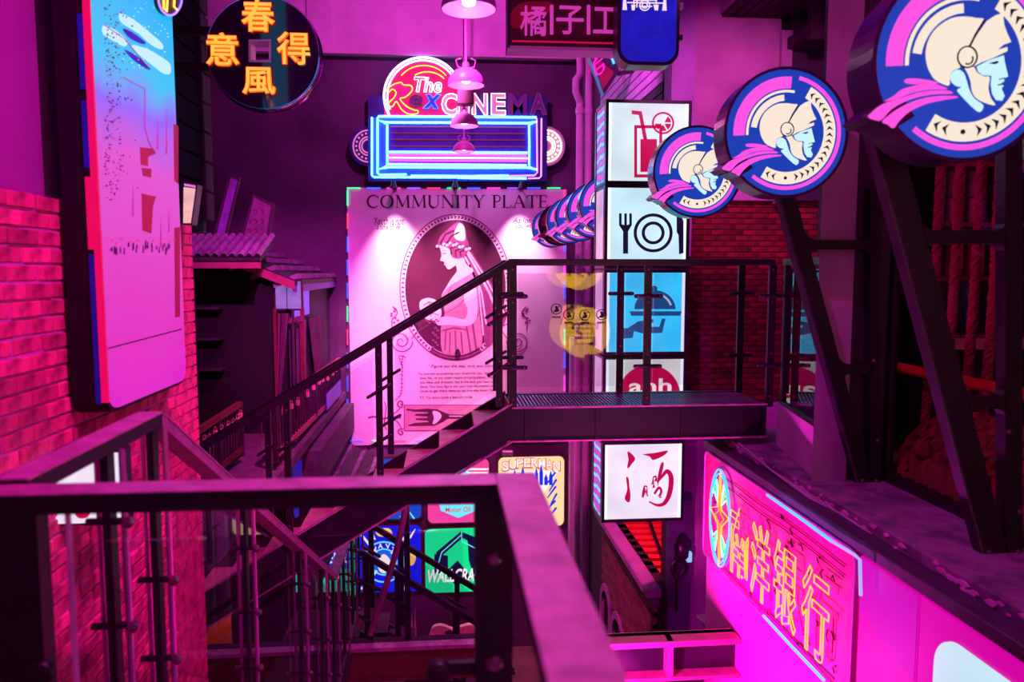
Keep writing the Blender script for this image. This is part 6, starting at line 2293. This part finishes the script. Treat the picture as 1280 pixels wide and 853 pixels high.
for px_ in (1191.5, 1218):
    can(px_, 246, 214, 17, ('can_pink', (230, 60, 170)), 'pink drink can on top of another pink can behind the ropes', 'upper pink cans', .45)
    can(px_, 279, 247, 17, ('can_pink', (230, 60, 170)), 'pink drink can carrying a second pink can behind the ropes', 'lower pink cans', .45)
    can(px_ - 1, 346, 300, 22, ('can_red', (200, 24, 60)), 'large red drink can on the middle shelf behind the ropes', 'red cans', .3)
for px_ in (1206, ):
    can(px_, 382, 356, 17, ('can_blue', (30, 70, 130)), 'blue can on top of another blue can behind the ropes', None, .35)
    can(px_, 408, 382.5, 17, ('can_blue', (30, 70, 130)), 'blue can carrying a second blue can behind the ropes', None, .35)
can(1251, 416, 388, 16, ('can_rose', (220, 60, 90)), 'rose coloured can at the end of the lowest shelf', None, .3)
can(1256, 279, 255, 11, ('can_dark', (110, 50, 90)), 'small dark can at the end of the upper shelf', None, .3)
lamp('can_fill', 'POINT', (3.55, 5.0, 1.7), (1.0, .2, .6), 16, .08)  # point light added to brighten the cans, no fixture
# heap of thick ropes on the sill
t = thing('rope_heap', (3.3, 4.6, -1.41), 'heap of thick coiled rope lying on the sill behind the shop glass', 'rope')
for k in range(9):
    y = 5.05 - k * .13
    a0_ = (3.06 + random.uniform(0, .03), y - .25, -1.36)
    pts = sm([a0_, (3.2, y - .05, -1.26 + .03 * math.sin(k)), (3.45, y + .1, -1.12), (3.8, y + .2, -1.05)], 8, False)
    ptv = [Vector(q) for q in pts]
    for s in range(2):
        out = []
        for i, c in enumerate(ptv):
            a = i * .9 + s * math.pi
            out.append(c + Vector((0, math.cos(a), math.sin(a))) * .028)
        MB().tube(out, .036, 5).build('rope_strand', ROP, t, True)
pts = [(3.05, 5.1), (3.9, 5.4), (3.9, 3.6), (3.05, 3.6)]
MB().prism(pts, fz(-1.41), 0, .04).build('tray', DARK, t)

# ================================================================ stickers on the platform glass
gt = FY(PY0 - .014)
for px_, py__ in ((695.5, 386.5), (711, 393.5), (731, 394), (752, 393.5)):
    c_ = gt(px_, py__)
    r_ = .044
    m = MB()
    m.prism([circ(c_[0], c_[1], r_, n=24), circ(c_[0], c_[1], r_ * .84, n=24)[::-1]], fr(PY0 - .0105), .0, .0012)
    m.prism(stroke([(c_[0] - r_ * .62, c_[1] - r_ * .62), (c_[0] + r_ * .62, c_[1] + r_ * .62)], .006), fr(PY0 - .0105), .0, .0012)
    m.prism(sm([(c_[0] - .02, c_[1] - .02), (c_[0] - .004, c_[1] - .004), (c_[0] - .012, c_[1] + .02), (c_[0] + .004, c_[1] + .024), (c_[0] + .014, c_[1] + .004), (c_[0] + .024, c_[1] - .012), (c_[0] + .004, c_[1] - .026)], 2), fr(PY0 - .0105), .0, .0012)
    for i in range(4):
        m.box(c_[0] - .034 + i * .018, c_[0] - .02 + i * .018, PY0 - .0115, PY0 - .0105, c_[1] - r_ - .028, c_[1] - r_ - .012)
    tag(m.build('prohibition_sticker', pm('sticker_black', (30, 6, 30), .5)), 'small black prohibition sticker with a struck ring on the platform glass', 'sticker', 'stickers on the platform glass')

# round yellow signs on the street side behind the viewer, seen mirrored in the platform glass
YW = em('yellow_round', (255, 196, 30), 10.0)
for (px_, py__, lab, ch) in ((731, 416, 'round yellow character sign mirrored in the platform glass below the stickers', '宫'), (724, 330, 'round yellow character sign mirrored in the platform glass under the handrail', '茶')):
    YV = 2 * PY0 + 2.4
    p = P(px_, py__, Y=YV)
    t = thing('yellow_sign', (p.x, -2.4, p.z), lab, 'sign', None)
    r_ = 34 / FPX * YV
    MB().lathe([(r_, 0), (r_, .08)], (p.x, -2.4, p.z), 40, 'y').build('housing', BLKF, t)
    # lit face looks along +y
    MB().prism(circ(p.x, p.z, r_ * .96, n=40), lambda u, v, w: (u, -2.4 + w, v), 0, .012).build('lit_face', YW, t)
    m = MB()
    put_text(m, ch, p.x + r_ * .5, p.x - r_ * .5, p.z - r_ * .5, p.z + r_ * .5, lambda u, v, w: (u, -2.4 + w, v), .013, .02, .01)
    m.build('lettering', pm('ink_black', (60, 10, 60), .6), t)
    MB().box(p.x - .03, p.x + .03, -2.6 + (.2 if ch == '茶' else 0) - .0, -2.54 + (.06 if ch != '茶' else .2 - .06), p.z - .05, 8).build('hanger_rod', BLK, t)

# ================================================================ bodies and beams of the added fill lamps
for (loc, to, col, pw_, an, what) in WASH:
    d = (Vector(to) - Vector(loc)).normalized()
    L = Vector(loc)
    t = thing('added_fill_lamp', L, 'black added fill lamp out of view aimed at ' + what, 'lamp', 'added fill lamps out of view')
    MB().tube([L - d * .34, L - d * .3, L - d * .04], [.05, .09, .1], 14).build('lamp_housing', BLKF, t, True)
    MB().tube([L - d * .05, L - d * .03], .085, 14).build('lens', em('lens_glow', (255, 80, 200), 2), t)
    MB().tube([L - d * .2, (L.x - d.x * .2, L.y - d.y * .2, 7.9)], .015, 6).build('hanger_rod', BLK, t)
    lamp('added_fill_beam', 'SPOT', L, col, pw_, .08, to, an, .8)
# unseen magenta lamp added under the tie beam to brighten the fascia
t = thing('added_wash_lamp', (.9, 5.0, -3.0), 'added magenta fill lamp on an arm below the steel tie beam', 'lamp')
MB().box(.78, .88, 4.8, 5.0, -3.25, -2.88).build('lamp_housing', BLKF, t)
MB().box(.80, .86, 5.0, 5.5, -3.02, -2.98).beam((.83, 5.5, -3.0), (.95, 5.75, -3.0), .04, .04).build('yoke', BLKF, t)
lamp('shop_fill', 'POINT', (3.7, 4.6, 1.9), (1.0, .13, .28), 26, .1)  # red fill light added inside the shop to show the ropes
lamp('fascia_fill', 'SPOT', (0.9, 4.9, -2.95), (1.0, .04, .72), 620, .1, (2.3, 5.6, -2.0), 140, .6)  # spot of the added lamp, brightens fascia and neon board
# floor lantern glowing against the brown panel
p = P(744, 800, Y=16.6)
t = thing('floor_lantern', (p.x, 16.6, GZ), 'small floor lantern glowing orange against the brown wall panel', 'lamp')
MB().box(p.x - .12, p.x + .12, 16.48, 16.72, GZ, p.z - .05, .02).build('lantern_base', DARK, t)
MB().lathe([(.1, 0), (.12, .1), (.1, .2), (.03, .24)], (p.x, 16.6, p.z - .05), 12).build('lantern_glass', em('lantern_glow', (255, 150, 110), 3), t, True)
lamp('lantern_light', 'POINT', (p.x, 16.3, p.z + .1), (1.0, .3, .1), 60, .08)
lamp('pilaster_fill', 'SPOT', (0.9, 5.0, -3.2), (1.0, .04, .6), 900, .1, (3.5, 9.95, -3.1), 26, .8)  # extra spot added to brighten the pilaster past the fascia
